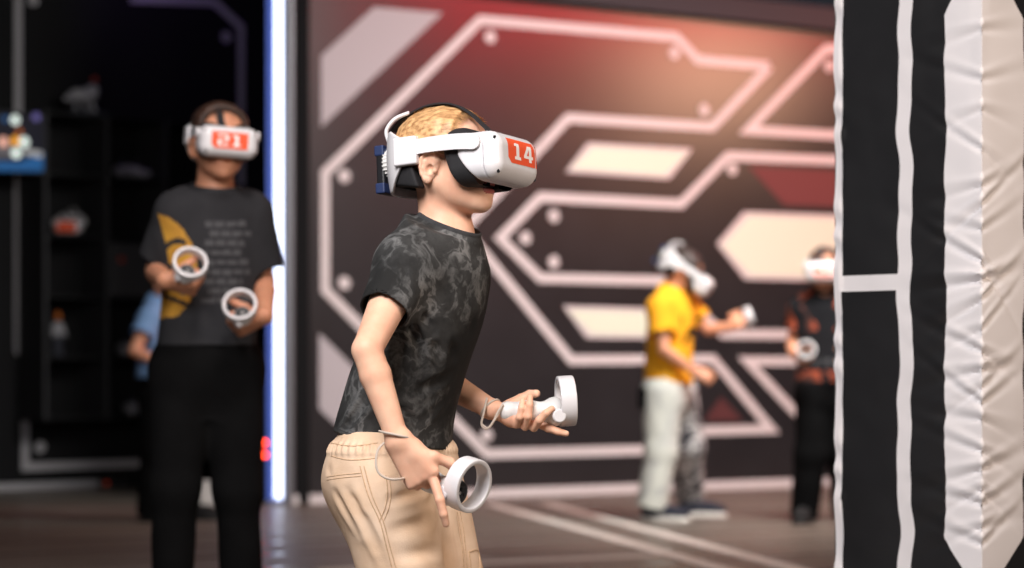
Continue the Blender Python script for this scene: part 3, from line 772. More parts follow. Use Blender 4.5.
def drape(objs, pix, r, name, m, parent, lift=.0, n=40, side=None):
    """a thread or seam laid on a surface: the photograph's line traced onto the cloth itself"""
    dg = None
    trees = []
    for o in objs:
        me = o.data; Mw = o.parent.matrix_basis if o.parent else Matrix.Identity(4)
        if o.parent and o.parent.parent: Mw = o.parent.parent.matrix_basis
        trees.append(BVHTree.FromPolygons([Mw @ v.co for v in me.vertices], [tuple(p.vertices) for p in me.polygons]))
    mb = MB(); hit = []
    O = Vector((0, 0, CH))
    for line in pix:
        pts = []
        q = spline(np.array([(a, b, 0) for a, b in line], float), n)
        for a, b, _ in q:
            d = (Vector(at(a, b, 4.0)) - O).normalized(); best = None
            for t in trees:
                h = t.ray_cast(O, d)
                if h[0] is not None and (best is None or h[3] < best[3]): best = h
            if best is not None: pts.append(np.array(best[0]) + np.array(best[1]) * lift)
        if len(pts) > 3:
            keep = [pts[0]]
            for p in pts[1:]:
                if np.linalg.norm(p - keep[-1]) < .05: keep.append(p)
            if len(keep) > 3: mb.tube(keep, r, 6)
    return mb.build(name, m, parent, True) if mb.n else None
drape([trou], [[(331, 456), (350, 460), (378, 458)], [(331, 443), (352, 446), (378, 443)]], .0012, 'waistband_seam', SEAM, trou)
drape([trou], [[(327, 477), (340, 475), (361, 473)], [(327, 480), (340, 478), (361, 476)]], .0010, 'yoke_seam', SEAM, trou)
drape([trou], [[(360, 466), (368, 495), (380, 522), (386, 545), (392, 568)], [(364, 466), (372, 495), (383, 521), (389.5, 545), (396, 568)]], .0013, 'side_seam', SEAM, trou)
drape([trou], [[(386, 475), (387.5, 492), (385, 508), (379, 522)], [(389.5, 477), (391, 493), (388.5, 509), (383, 522)]], .0012, 'pocket_seam', SEAM, trou)
drape([shirt], [[(338, 429), (352, 434), (368, 436), (384, 437)]], .0010, 'hem_seam', RIB, shirt)
drape([shirt], [[(364, 298), (375, 300), (390, 302), (411, 302)]], .0010, 'sleeve_hem_seam', RIB, shirt)
drape([trou], [[(457, 512), (461, 535), (464, 568)], [(460, 512), (464, 535), (467, 568)]], .0012, 'inseam', SEAM, trou)
drape([trou], [[(469, 552), (478, 551), (480, 568)], [(469, 552), (471, 568)]], .0016, 'pocket_flap_edge', SEAM, trou)
for q in 'RL': shoe(boy, J['an' + q], FW, 1.0, NAVYC, SOLE)

# headset on his head, controllers in his hands
set_front = make_headset(J['head'], Rh, 'white vr headset with orange number 14 sticker worn by the boy in front', '14', SH)
sticker(set_front, '14')
def frame(z, xneg):
    """controller axes: ring axis z, handle side towards xneg"""
    z = nrm(z); x = -nrm(np.asarray(xneg, float) - z * (np.asarray(xneg, float) @ z)); return np.stack([x, np.cross(z, x), z], 1)
RcR = frame(A(.76, -.60, -.22), A(-.5, -.4, -.75)); cR = B(468, 484.5, -.250)
con_R = make_controller(cR, RcR, 'white vr controller held low beside the beige trousers, ring facing the lens')
RcL = frame(A(.97, .12, .06), A(.1, -.55, -1)); cL = B(566, 401, dL + .016)
con_L = copy_thing(con_R, cL, RcL, 'white vr controller in the outstretched hand of the boy in front, ring edge-on', (), 1.1)
def strap(con, loops, m=None):
    mb = MB()
    for pts, closed in loops: mb.tube(pts, .0023, 8, samples=60, closed=closed)
    return mb.build('wrist_strap', m or M_CORD, con, True)
wR, wd = J['wrR'], nrm(J['wrR'] - J['elR'])
def loop(c, ax, r, tilt=0.0, n=16, sq=1.0):
    ax = nrm(ax); u = nrm(np.cross(ax, A(0, 1, .2))); w = np.cross(ax, u)
    return [c + u * r * math.cos(t) + w * r * sq * math.sin(t) + ax * tilt * math.cos(t) for t in np.linspace(0, 2 * math.pi, n, endpoint=False)]
strap(con_R, [(loop(wR - wd * .012, wd, .0262, .016), True), ([Hn(384, 443, -.01), Hn(378, 450, -.02), Hn(376, 463, -.028), Hn(379, 473, -.03), Hn(388, 478.5, -.03), Hn(400, 479, -.02), Hn(412, 476, .035), Hn(425, 478, .05)], False)])
wL, wdL = J['wrL'], nrm(J['wrL'] - J['elL'])
strap(con_L, [(loop(wL - wdL * .002, wdL, .0225, .006), True), ([Hl(487, 398, -.018), Hl(484, 412, -.03), Hl(481.5, 424, -.03), Hl(486, 429, -.03), Hl(492, 424, -.03), Hl(498, 412, -.03), Hl(503, 404.5, -.024)], False), ([Hl(481.5, 424, -.03), Hl(488, 428, -.031), Hl(495, 419, -.031), Hl(503, 405, -.023)], False)])
# ------------------------------------------------------------------ the place: floor, walls, art on the walls
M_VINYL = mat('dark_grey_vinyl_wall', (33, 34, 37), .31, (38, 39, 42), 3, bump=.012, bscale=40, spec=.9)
M_LINE = mat('pale_printed_line', (214, 212, 214), .45)
M_CREAM = mat('cream_printed_panel', (222, 236, 216), .5)
M_GREYP = mat('grey_printed_panel', (178, 178, 184), .6)
M_REDP = mat('dull_red_printed_panel', (104, 56, 58), .6)
M_DRED = mat('dark_red_printed_panel', (84, 46, 48), .6)
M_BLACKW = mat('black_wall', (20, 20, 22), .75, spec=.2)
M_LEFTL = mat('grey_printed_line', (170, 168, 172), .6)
M_CEIL = mat('dark_ceiling', (34, 32, 38), .9)
M_BEAM = mat('dark_metal_beam', (66, 66, 70), .85, spec=.1)

class Wall:
    """a vertical wall whose depth follows 1/Y = linear in px (a straight plane seen in perspective)"""
    def __init__(s, p0, s0, p1, s1):
        s.s = lambda px: s0 + (s1 - s0) * (px - p0) / (p1 - p0)
        a = at(p0, HY, F / s0); b = at(p1, HY, F / s1); a[2] = b[2] = 0
        s.o = a; s.u = nrm(b - a); s.v = A(0, 0, 1.0); s.n = nrm(np.cross(s.u, s.v))
        if s.n[1] > 0: s.n = -s.n
    def q(s, px, py):
        p = at(px, py, F / s.s(px)); return ((p - s.o) @ s.u, p[2])
    def w(s, px, py, t=0.0):
        a, b = s.q(px, py); return s.o + s.u * a + s.v * b + s.n * t
    @property
    def plane(s): return (s.o, s.u, s.v, s.n)

def stroke(mb, W, pts, wpx, t, m, closed=False):
    """mitred band of constant width along a polyline on the wall"""
    P = [np.array(W.q(*p)) for p in pts]; h = wpx / 155.0 / 2; n = len(P); Lp, Rp = [], []
    for i in range(n):
        a = P[i - 1] if (i or closed) else None; b = P[(i + 1) % n] if (i < n - 1 or closed) else None
        d1 = nrm(P[i] - a) if a is not None else nrm(b - P[i]); d2 = nrm(b - P[i]) if b is not None else d1
        n1 = A(-d1[1], d1[0]); n2 = A(-d2[1], d2[0]); mm = nrm(n1 + n2); k = h / max(.35, mm @ n1)
        Lp.append(P[i] + mm * k); Rp.append(P[i] - mm * k)
    for i in range(n if closed else n - 1):
        j = (i + 1) % n; mb.prism([Rp[i], Rp[j], Lp[j], Lp[i]], W.plane, 0, t, m)
def panel(mb, W, pts, t, m): mb.prism([W.q(*p) for p in pts], W.plane, 0, t, m)
def dot(mb, W, px, py, r, t, m):
    a, b = W.q(px, py); r = r / 155.0
    mb.prism([(a + r * math.cos(k * math.pi / 10), b + r * math.sin(k * math.pi / 10)) for k in range(20)], W.plane, 0, t, m)

WB = Wall(310, 170.7, 830, 147.0)
wb = MB()
u0, u1 = WB.q(292, 300)[0], WB.q(1150, 300)[0]; HT = 3.08
wb.prism([(u0, 0), (u1, 0), (u1, HT), (u0, HT)], WB.plane, -.12, 0, 0)
for L_ in ([(769, 66), (698, 60), (676, 37), (480, 20), (325, 173), (325, 290), (487, 454), (680, 449)],
           [(770, 66), (712, 127), (568, 118), (464, 229), (571, 360), (713, 359), (771, 429), (699, 431), (683, 366)],
           [(1120, 172), (728, 156), (681, 204), (540, 197), (500, 238), (540, 278), (671, 281), (722, 334), (1120, 338)],
           [(1120, 66), (826, 49), (748, 130), (1120, 152)],
           [(1120, 362), (747, 361), (836, 456), (1120, 450)]):
    stroke(wb, WB, L_, 9.0, .004, 1)
for P_ in ([(566, 172), (588, 143), (692, 149), (669, 179)], [(563, 306), (587, 338), (690, 339), (668, 309)], [(717, 244), (744, 212), (1000, 221), (1000, 285), (745, 279)]):
    c = np.mean(P_, 0); panel(wb, WB, P_, .003, 1); panel(wb, WB, [c + (np.array(p) - c) * A(1 - 9 / max(abs(p[0] - c[0]), 20) * .55, 1 - 9 / max(abs(p[1] - c[1]), 12) * .45) for p in P_], .005, 2)
panel(wb, WB, [(321, 56), (374, 7), (442, 13), (321, 127)], .003, 3)
panel(wb, WB, [(319, 333), (441, 455), (379, 464), (319, 409)], .003, 3)
panel(wb, WB, [(748, 166), (1040, 180), (1000, 213), (784, 205)], .002, 4)
panel(wb, WB, [(704, 421), (721, 397), (743, 421)], .002, 5)
for d_ in ((490, 37), (674, 53), (704, 110), (829, 66), (732, 169), (553.5, 216), (525, 238), (553.5, 262), (344, 176), (344, 283), (486.5, 435)): dot(wb, WB, d_[0], d_[1], 6, .006, 1)
tag(wb.build('wall_back', [M_VINYL, M_LINE, M_CREAM, M_GREYP, M_REDP, M_DRED]), kind='structure')
bs = MB(); bs.prism([(u0, .0), (u1, .0), (u1, .052), (u0, .052)], WB.plane, 0, .02, 0)
tag(bs.build('baseboard_back', [M_LINE]), kind='structure')
be = MB()
be.prism([(u0 - .1, HT), (u1, HT), (u1, HT + .10), (u0 - .1, HT + .10)], WB.plane, -.14, .10, 0)
be.prism([(u0 - .1, HT + .10), (u1, HT + .10), (u1, HT + .16), (u0 - .1, HT + .16)], WB.plane, -.14, .05, 0)
tag(be.build('trim_1', [M_BEAM]), kind='structure')

# left wall, set back behind the art wall
WL = Wall(0, 155.0, 300, 140.0)
wl = MB(); v0, v1 = WL.q(0, 300)[0] - 6.0, WL.q(330, 300)[0]
wl.prism([(v0, 0), (v1, 0), (v1, 3.6), (v0, 3.6)], WL.plane, -.12, 0, 0)
for L_ in ([(18, -120), (18, 350), (25, 362), (25, 467), (142, 463)], [(130, -1), (214, 2), (241, 27), (241, 186)]): stroke(wl, WL, L_, 8, .004, 1)
for d_ in ((33, 0), (226, 37), (40, 447)): dot(wl, WL, d_[0], d_[1], 6, .004, 1)
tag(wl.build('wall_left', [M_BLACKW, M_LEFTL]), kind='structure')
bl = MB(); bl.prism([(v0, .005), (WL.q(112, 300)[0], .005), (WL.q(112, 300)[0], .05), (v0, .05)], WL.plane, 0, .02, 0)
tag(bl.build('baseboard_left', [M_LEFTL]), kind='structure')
# short return wall from the end of the art wall back to the left wall
ra_, rb_ = WB.w(292, HY), WL.w(318, HY); ra_[2] = rb_[2] = 0
dr = nrm(rb_ - ra_); nr_ = A(-dr[1], dr[0], 0); nr_ = nr_ if nr_[0] < 0 else -nr_
wr = MB(); Lr = np.linalg.norm(rb_ - ra_)
wr.prism([(0, 0), (Lr, 0), (Lr, 3.6), (0, 3.6)], (ra_, dr, A(0, 0, 1.), nr_), -.1, 0, 0)
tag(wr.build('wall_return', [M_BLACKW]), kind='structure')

# floor with tape lines
def floor_mat():
    m = mat('dark_rubber_floor', (104, 96, 88), .42, (114, 106, 98), 1.5, bump=.05, bscale=60)
    nt = m.node_tree; N = nt.nodes; L = nt.links; b = N['Principled BSDF']; tc = N['Texture Coordinate']
    sx = N.new('ShaderNodeMapping'); sx.inputs['Rotation'].default_value = (0, 0, -math.atan2(WB.u[1], WB.u[0])); L.new(tc.outputs['Object'], sx.inputs['Vector'])
    se = N.new('ShaderNodeSeparateXYZ'); L.new(sx.outputs['Vector'], se.inputs['Vector'])
    mu = N.new('ShaderNodeMath'); mu.operation = 'MULTIPLY'; mu.inputs[1].default_value = 1 / .62; L.new(se.outputs['Y'], mu.inputs[0])
    fr = N.new('ShaderNodeMath'); fr.operation = 'FRACT'; L.new(mu.outputs[0], fr.inputs[0])
    lt = N.new('ShaderNodeMath'); lt.operation = 'LESS_THAN'; lt.inputs[1].default_value = .07; L.new(fr.outputs[0], lt.inputs[0])
    ro = N.new('ShaderNodeMath'); ro.operation = 'MULTIPLY_ADD'; ro.inputs[1].default_value = -.30; ro.inputs[2].default_value = .42; L.new(lt.outputs[0], ro.inputs[0]); L.new(ro.outputs[0], b.inputs['Roughness'])
    return m
fl = MB(); fl.box(A(0, 9, -.05), A(9, 10, .05), None, 0)
tag(fl.build('floor', [floor_mat()]), kind='structure')
M_TAPE = mat('white_floor_tape', (226, 220, 214), .7, (212, 206, 200), 12)
def fpt(px, py): Y = F * CH / (py - HY); p = at(px, py, Y); p[2] = 0; return p
def tape(a, b, w, lab):
    a = fpt(*a); b = fpt(*b); d = nrm(b - a); s = np.cross([0, 0, 1.], d) * w / 2
    o = MB().prism([(0, 0), (1, 0), (1, 1), (0, 1)], (a - s, b - a, 2 * s, A(0, 0, 1.)), .0005, .0025, 0).build('floor_tape', [M_TAPE])
    tag(o, lab, 'floor marking', 'tape lines on the floor')
tape((489, 504), (790, 588), .085, 'white tape line slanting over the floor, the nearer one to the hand controllers')
tape((545, 503), (960, 613), .085, 'white tape line slanting over the floor behind the yellow t-shirt boy, farther right one')
tape((318, 570), (664, 555), .075, 'white tape line crossing the bottom of the floor parallel to the wall')
ce = MB(); ce.box(A(0, 9, 4.2), A(9, 10, .05)); tag(ce.build('ceiling', [M_CEIL]), kind='structure')

# lamp tube at the end of the art wall
M_TUBE = mat('lit_tube', (255, 255, 255), .4, emit=(214, 228, 255), es=3.0)
M_TUBEB = mat('blue_halo_plate', (40, 60, 150), .4, emit=(120, 150, 240), es=.35)
M_ALU = mat('brushed_aluminium', (150, 150, 156), .35, metal=.6)
Lp0 = WB.w(278, HY); Lp0[2] = 0
ld = thing('led_strip_light', Lp0, 'tall glowing white and blue light tube at the end of the wall', 'light')
sw = 1 / WB.s(278)
MB().box(Lp0 + A(-.018, .03, 1.62), A(.044, .03, 1.60)).build('blue_halo_plate', [M_TUBEB], ld)  # glowing plate stands in for the blue haze beside the tube
MB().cyl(Lp0 + A(.004, -.01, .035), Lp0 + A(.004, -.01, 3.18), .022, n=16).build('lamp_tube', [M_TUBE], ld, True)
MB().box(Lp0 + A(.066, .02, 1.61), A(.022, .05, 1.61), None, 0, .004).box(Lp0 + A(0, .02, .012), A(.06, .05, .012)).build('channel', [M_ALU], ld)
# ------------------------------------------------------------------ padded column at the right
M_PADW = mat('white_vinyl', (230, 226, 228), .6, (232, 228, 230), 6, bump=.03, bscale=90)
M_PADK = mat('black_vinyl', (30, 30, 32), .38, (36, 36, 38), 5, bump=.03, bscale=90)
def padded_column():
    K = A(1.02, 5.0, 0); d1 = A(-.70711, .70711, 0); d2 = A(.70711, .70711, 0); L = .396; H = 2.9; r = .0006
    def u_of(px): k = (px - 512) / F; return (1.02 - 5 * k) / (.70711 * (1 + k))
    def z_of(py, u): return CH - (py - HY) / F * (5 + .70711 * u)
    g = np.random.default_rng(4)
    def wob(z, seed, a=.0035):
        q = np.random.default_rng(seed); return a * (np.sin(z * 17 + q.uniform(0, 6)) + .7 * np.sin(z * 31 + q.uniform(0, 6)) + .5 * np.sin(z * 53 + q.uniform(0, 6)))
    zb0, zb1 = z_of(291, .3), z_of(275, .3)
    zs = np.unique(np.concatenate([np.arange(0, H, .006), [zb0, zb1, H]]))
    def hexb(z, w):
        t0, t1 = z_of(15, .09), z_of(538, .09); k = np.maximum((z - t0) / .16, (t1 - z) / .13); return w * np.clip(1 - np.maximum(k, 0), .06, 1)
    B_ = [lambda z: -L + 0 * z, lambda z: -u_of(842.5) + wob(z, 2, .0012), lambda z: -u_of(898) + wob(z, 3), lambda z: -u_of(911.5) + wob(z, 3), lambda z: -hexb(z, u_of(945)) + wob(z, 5, .0022),
          lambda z: 0 * z, lambda z: hexb(z, .165) + wob(z, 6, .003), lambda z: L + 0 * z]
    segm = [0, 1, 0, 1, 0, 0, 1]; nsub = [4, 16, 5, 12, 24, 40, 50]
    cols, mids = [], []
    for i in range(7):
        for j in range(nsub[i]):
            t = j / nsub[i]; cols.append(B_[i](zs) * (1 - t) + B_[i + 1](zs) * t); mids.append((i, segm[i]))
    cols.append(B_[7](zs)); S = np.array(cols).T; Z = np.repeat(zs[:, None], S.shape[1], 1)
    a = (-S + np.sqrt(S * S + r * r)) / 2; b = (S + np.sqrt(S * S + r * r)) / 2
    P = K + a[..., None] * d1 + b[..., None] * d2
    P[..., 2] = Z
    n1 = A(-.70711, -.70711, 0); n2 = A(.70711, -.70711, 0); wgt = (b / (a + b + 1e-9))[..., None]; N_ = n1 * (1 - wgt) + n2 * wgt
    D = np.zeros_like(S); au = np.abs(S)
    for py, am, c1, c2 in ((150, .5, .6, -.5), (186, .6, -.2, .3), (262, .9, .5, -.9), (281, 1.3, -.1, .2), (300, .9, -.5, .6), (352, .8, .4, -.4), (371, .9, -.2, .1), (388, .6, -.6, .5),
                           (452, .7, .3, -.4), (470, .9, -.3, .2), (505, .8, .2, .3), (528, .6, -.4, .1), (80, .5, .3, .2), (30, .5, -.2, .1), (230, .5, .2, .4), (420, .6, .1, -.3), (205, .8, -.7, .6), (110, .5, -.3, -.2), (330, .6, -.4, .7), (404, .7, .6, .4), (490, .7, -.5, -.6), (545, .6, .3, .5)):
        z0 = z_of(py, 0); cc = np.where(S < 0, c1, c2); w = .0045 + .06 * au
        D += -.0125 * am * np.exp(-((Z - z0 - cc * au * .9 - 1.2 * cc * au ** 2) / w) ** 2) * np.exp(-au / .075)
        D += .0065 * am * np.exp(-((Z - z0 - cc * au * .9 - .018 - .1 * au) / (w * 1.1)) ** 2) * np.exp(-au / .09)
    pp = np.stack([S * 1.0, Z * 1.0, 0 * S], -1).reshape(-1, 3)
    D += (.0030 * waves(pp, 16, 3, 6, (.55, 1, 1)) + .0012 * waves(pp, 48, 8, 6, (.7, 1, 1))).reshape(S.shape) * np.clip(au / .03, .15, 1)
    D += np.where(np.abs(S + L) < .02, .004 * np.sin(Z * 60 + 2 * np.sin(Z * 23)), 0)
    P = P + N_ * D[..., None]
    nz, nc = S.shape; V = P.reshape(-1, 3)
    i, j = np.meshgrid(np.arange(nz - 1), np.arange(nc - 1), indexing='ij'); k = i * nc + j
    Q = np.stack([k, k + 1, k + nc + 1, k + nc], -1).reshape(-1, 4)
    mi = np.array([m for _, m in mids])[j]; seg = np.array([s for s, _ in mids])[j]; zm = (zs[:-1] + zs[1:])[i] / 2
    mi = np.where((seg == 1) & (zm > zb0) & (zm < zb1), 0, mi).reshape(-1)
    # the two back faces and the top
    c = [K + d1 * L, K + d1 * L + d2 * L, K + d2 * L]; n0 = len(V); ex = []
    for q in c: ex += [q + A(0, 0, 0), q + A(0, 0, H)]
    ex += [K, K + A(0, 0, H)]; V = np.vstack([V, np.array(ex)])
    Q = np.vstack([Q, np.array([[n0, n0 + 1, n0 + 3, n0 + 2], [n0 + 2, n0 + 3, n0 + 5, n0 + 4], [n0 + 7, n0 + 5, n0 + 3, n0 + 1]])]); mi = np.concatenate([mi, [1, 1, 1]])
    o = mesh_obj('padded_column', V, Q, [M_PADW, M_PADK], None, mi, True)
    o.data.set_sharp_from_angle(angle=math.radians(60))
    return tag(o, 'tall black and white vinyl padded column with wrinkled corner at the right edge', 'column')
padded_column()

# ------------------------------------------------------------------ the other players
def grip_hand(side, c, t, u, s, curls=GRIP, th=(.45, .9)):
    """fist closed round a handle through c along t (towards the thumb), knuckles ahead along u"""
    t = nrm(t); u = np.asarray(u, float); u = nrm(u - t * (u @ t)); n = np.cross(u, t) if side == 'R' else np.cross(t, u)
    w = np.asarray(c, float) - u * .052 * s + n * .030 * s
    f, _ = hand_fs(w, u, n, side, curls, th, s)
    return f, w
def figure(label, base, J, s, skin, shirt_m, shirt_mi, shirt_st, hem, trou_m, trou_mi, trou_st, hands, hair_m, shoe_m, sole_m, slv=((.6, .6), (.064, .062)), legr=(.092, .076, .068), h=.0045, col=None, seed=2, top=None, trou_fold=.005):
    p = thing('person', base, label, 'person')
    pts = [v for k, v in J.items() if isinstance(v, np.ndarray) and v.shape == (3,) and k not in ('fw', 'ftR', 'ftL')]
    lo, hi = bounds(pts, .16 * s); lo[2] = .01
    def smi(c): return np.zeros(len(c), np.int32)
    organic('body', body_fs(J, s, hands), lo, hi, h, [skin], p, smi)
    f, c0, up = shirt_fs(J, s, shirt_st, hem, slv[0], slv[1], .064, .0045, seed, col)
    l2, h2 = bounds([q[0] for q in shirt_st] + [J['shR'], J['shL'], J['elR'], J['elL']], .17 * s)
    sh = organic('t_shirt', f, l2, h2, h, shirt_m, p, shirt_mi)
    organic('collar', bb(ribbon_ring(c0 + up * .003, up, .0610 * s, .0036 * s, 3.0), c0 - .09, c0 + .09), c0 - .11, c0 + .11, .0035, [shirt_m[0]], sh)
    l3, h3 = bounds([q[0] for q in trou_st] + [J['knR'], J['knL'], J['anR'], J['anL'], J['hipR'], J['hipL']], .16 * s)
    organic('trousers', legs_fs(J, s, trou_st, legr, None, trou_fold, seed + 7, top), l3, h3, h, trou_m, p, trou_mi)
    for q in 'RL': shoe(p, J['an' + q], J['ft' + q], s, shoe_m, sole_m)
    hs = J.get('hs', 1) * s
    if hair_m: hair_part(p, J['head'], J['Rh'], hs, cap_region, lambda q: .004 + .012 * np.clip((q[:, 2] + .01) / .07, 0, 1), [hair_m], seed, 2500, lambda q: cap_region(q) < -.002, lambda q: hl(q) * 1.2,
              lambda q: np.stack([.8 + q[:, 0] * 0, 2.0 * q[:, 1], -.4 + 0 * q[:, 0]], 1), .005, .002, .0012, .2)
    return p

M_BLKTEE = mat('dark_grey_cotton', (44, 44, 47), .92, (51, 51, 54), 8, spec=.15); M_BLKTEE2 = mat('black_cotton_jersey', (26, 26, 29), .92, (32, 32, 35), 8, spec=.15)
M_YPRINT = mat('yellow_print', (200, 150, 52), .8, (176, 126, 40), 18)
M_GPRINT = mat('grey_print', (70, 70, 73), .9)
M_BLKTRO = mat('black_cotton', (12, 12, 13), .95, (16, 16, 17), 8, spec=.08)
M_BROWN = mat('brown_hair', (70, 46, 34), .55, (44, 28, 22), 70); M_DBROWN = mat('dark_brown_hair', (52, 34, 28), .55, (30, 20, 18), 70)
M_BLKSHOE = mat('black_shoe_canvas', (20, 20, 22), .8); M_BLKSOLE = mat('black_rubber_sole', (26, 26, 28), .7)
M_YEL = mat('yellow_cotton', (244, 176, 26), .88, (236, 160, 18), 7)
M_DEN = mat('pale_acid_wash_denim', (206, 208, 200), .9, (170, 172, 172), 9, lo=.4, hi=.75, distort=1.0)
M_DEND = mat('black_and_white_patterned_denim', (60, 60, 66), .9, (198, 196, 196), 22, lo=.44, hi=.56, distort=1.5)
M_RUST = mat('rust_print', (170, 78, 48), .85, (60, 34, 30), 16, lo=.4, hi=.6)
M_BLUE = mat('light_blue_cotton', (122, 160, 206), .88, (108, 146, 194), 8)
SKIN2 = mat('skin_warm', (214, 152, 120), .55, (200, 138, 108), 18, sss=.08, lo=.3, hi=.7)

def pxof(c):
    return CX + c[:, 0] / c[:, 1] * F, HY - (c[:, 2] - CH) / c[:, 1] * F
def inpoly(x, y, poly):
    r = np.zeros(len(x), bool); n = len(poly)
    for i in range(n):
        (x0, y0), (x1, y1) = poly[i], poly[(i + 1) % n]
        c = ((y0 > y) != (y1 > y)) & (x < (x1 - x0) * (y - y0) / ((y1 - y0) or 1e-9) + x0); r ^= c
    return r

# --- taller boy at the left, facing the lens
Yc = 6.78
def Q(px, py, d=0.0): return at(px, py, Yc + d)
fwA = nrm(A(.28, -.96, 0)); RA = rot(A(.33, -.93, -.03), math.radians(-3)); sA = 1.13
tRA = nrm(A(.22, -.86, .46)); tLA = nrm(A(.04, -.90, .42))
rR, rL = Q(190, 264, -.26), Q(240, 306, -.22)
hRA, wRA = grip_hand('R', rR - tRA * .068, tRA, A(.95, .1, -.25), sA)
hLA, wLA = grip_hand('L', rL - tLA * .066, tLA, A(-.8, -.2, -.45), sA)
JA = dict(fw=fwA, Rh=RA, hs=.88, head=Q(219, 137, -.02), neck=Q(214, 196, .0), chest=Q(211, 245), pelvis=Q(207, 350),
          shR=Q(176, 213, -.03), shL=Q(251, 213, .05), elR=Q(156, 271, .02), elL=Q(264, 282, .06), wrR=wRA, wrL=wLA,
          hipR=Q(183, 370, -.02), hipL=Q(232, 370, .03), knR=Q(175, 490, -.06), knL=Q(238, 490, -.02), anR=Q(172, 601, -.02), anL=Q(242, 600, .03), ftR=nrm(A(.0, -1, 0)), ftL=nrm(A(.45, -.9, 0)))
stA = [(Q(206, 356), .110, .150), (Q(207, 340), .110, .148), (Q(209, 300), .106, .142), (Q(211, 250), .106, .144), (Q(212, 220), .094, .132), (Q(213, 202), .082, .108), (Q(214, 190), .07, .085), (Q(214, 176), .06, .066)]
def teeA(c):
    x, y = pxof(c); front = c[:, 1] < Yc + .02
    yl = inpoly(x, y, [(158, 214), (170, 218), (182, 228), (192, 244), (197, 262), (196, 284), (190, 302), (178, 316), (158, 319), (156, 306), (166, 290), (170, 268), (166, 244)])
    k = np.hypot(x - 178, y - 255); yl &= ~((np.abs(k - 14) < 2.6) & (y > 238) & (x < 186)) & ~((np.abs(y - 300 - .4 * (x - 175)) < 2.2) & (x > 164))
    yl &= np.abs((c - Q(211, 250))[:, 0]) < .19
    row = ((y - 221) / 9.6); g_ = (row > 0) & (row < 9) & ((row % 1) < .6) & (x > 205 + 3 * np.sin(np.floor(row) * 2.1)) & (x < 246 + 5 * np.sin(np.floor(row) * 1.7)) & (np.sin(x * .55 + np.floor(row) * 3) > -.9)
    return np.where(front & yl, 1, np.where(front & g_, 2, 0))
figure('boy at the left in a dark grey t-shirt with yellow print, facing the camera', (float(Q(209, 600)[0]), Yc, 0), JA, sA, SKIN2, [M_BLKTEE, M_YPRINT, M_GPRINT], teeA, stA, (Q(207, 346), A(0, 0, -1)),
       [M_BLKTRO], None, [(Q(208, 415), .06, .07), (Q(207, 385), .100, .140), (Q(207, 365), .106, .143), (Q(207, 345), .098, .138), (Q(207, 330), .088, .128)], [hRA, hLA], M_BROWN, M_BLKSHOE, M_BLKSOLE,
       ((.80, .82), (.056, .058)), (.086, .060, .050), .0045, (Q(215, 189, -.02), nrm(A(0, 0, 1) + fwA * .26)), 31, (Q(207, 334), A(0, 0, 1)))
hsA = copy_thing(set_front, JA['head'], RA, 'white vr headset with red number sticker worn by the taller boy at the left', ('number_sticker',), .90)
sticker(hsA, '21', -.060, .058, -.050, .004)
copy_thing(con_R, rR, frame(tRA, A(-.4, 0, -1)), 'white vr controller held before the yellow print of the dark grey t-shirt', ('wrist_strap',), 1.08)
copy_thing(con_R, rL, frame(tLA, A(.3, 0, -1)), 'white vr controller held at the hip of the taller boy, beside the light tube', ('wrist_strap',), 1.08)

# --- boy in the yellow t-shirt, side on
Yy = 12.0
def Y_(px, py, d=0.0): return at(px, py, Yy + d)
fwB = nrm(A(.94, -.34, 0)); RB = rot(A(.80, -.16, -.56)); sB = 1.06
tB = nrm(A(.93, .0, .36)); rB = Y_(749, 316, .12)
hBL, wBL = grip_hand('L', rB - tB * .07, tB, A(.35, .45, .8), sB)
wBR = Y_(694, 371, -.16); uB = nrm(A(.85, -.1, -.35)); hBR, _ = hand_fs(wBR, uB, nrm(A(.2, -.9, .25)), 'R', [(30, 45, 25), (38, 50, 30), (42, 52, 30), (45, 52, 30)], (.5, .6), sB)
JB = dict(fw=fwB, Rh=RB, hs=.93, head=Y_(684, 267), neck=Y_(672, 291), chest=Y_(671, 318), pelvis=Y_(668, 386),
          shR=Y_(660, 309, -.13), shL=Y_(684, 305, .12), elR=Y_(664, 350, -.19), elL=Y_(708, 330, .14), wrR=wBR, wrL=wBL,
          hipR=Y_(662, 394, -.07), hipL=Y_(678, 393, .07), knR=Y_(661, 452, -.09), knL=Y_(688, 445, .10), anR=Y_(653, 498, -.10), anL=Y_(689, 487, .26), ftR=nrm(A(.92, -.4, 0)), ftL=nrm(A(.95, -.2, 0)))
stB = [(Y_(668, 392), .125, .150), (Y_(668, 378), .122, .146), (Y_(669, 350), .118, .142), (Y_(671, 322), .118, .142), (Y_(672, 306), .104, .132), (Y_(672, 297), .088, .105), (Y_(672, 289), .07, .08), (Y_(673, 280), .058, .06)]
def teeB(c):
    x, y = pxof(c); q = (c - Y_(671, 330)) @ fwB
    return np.where((q > .085) & (y > 316) & (y < 345) & (waves(c, 60, 5) > .15), 1, 0)
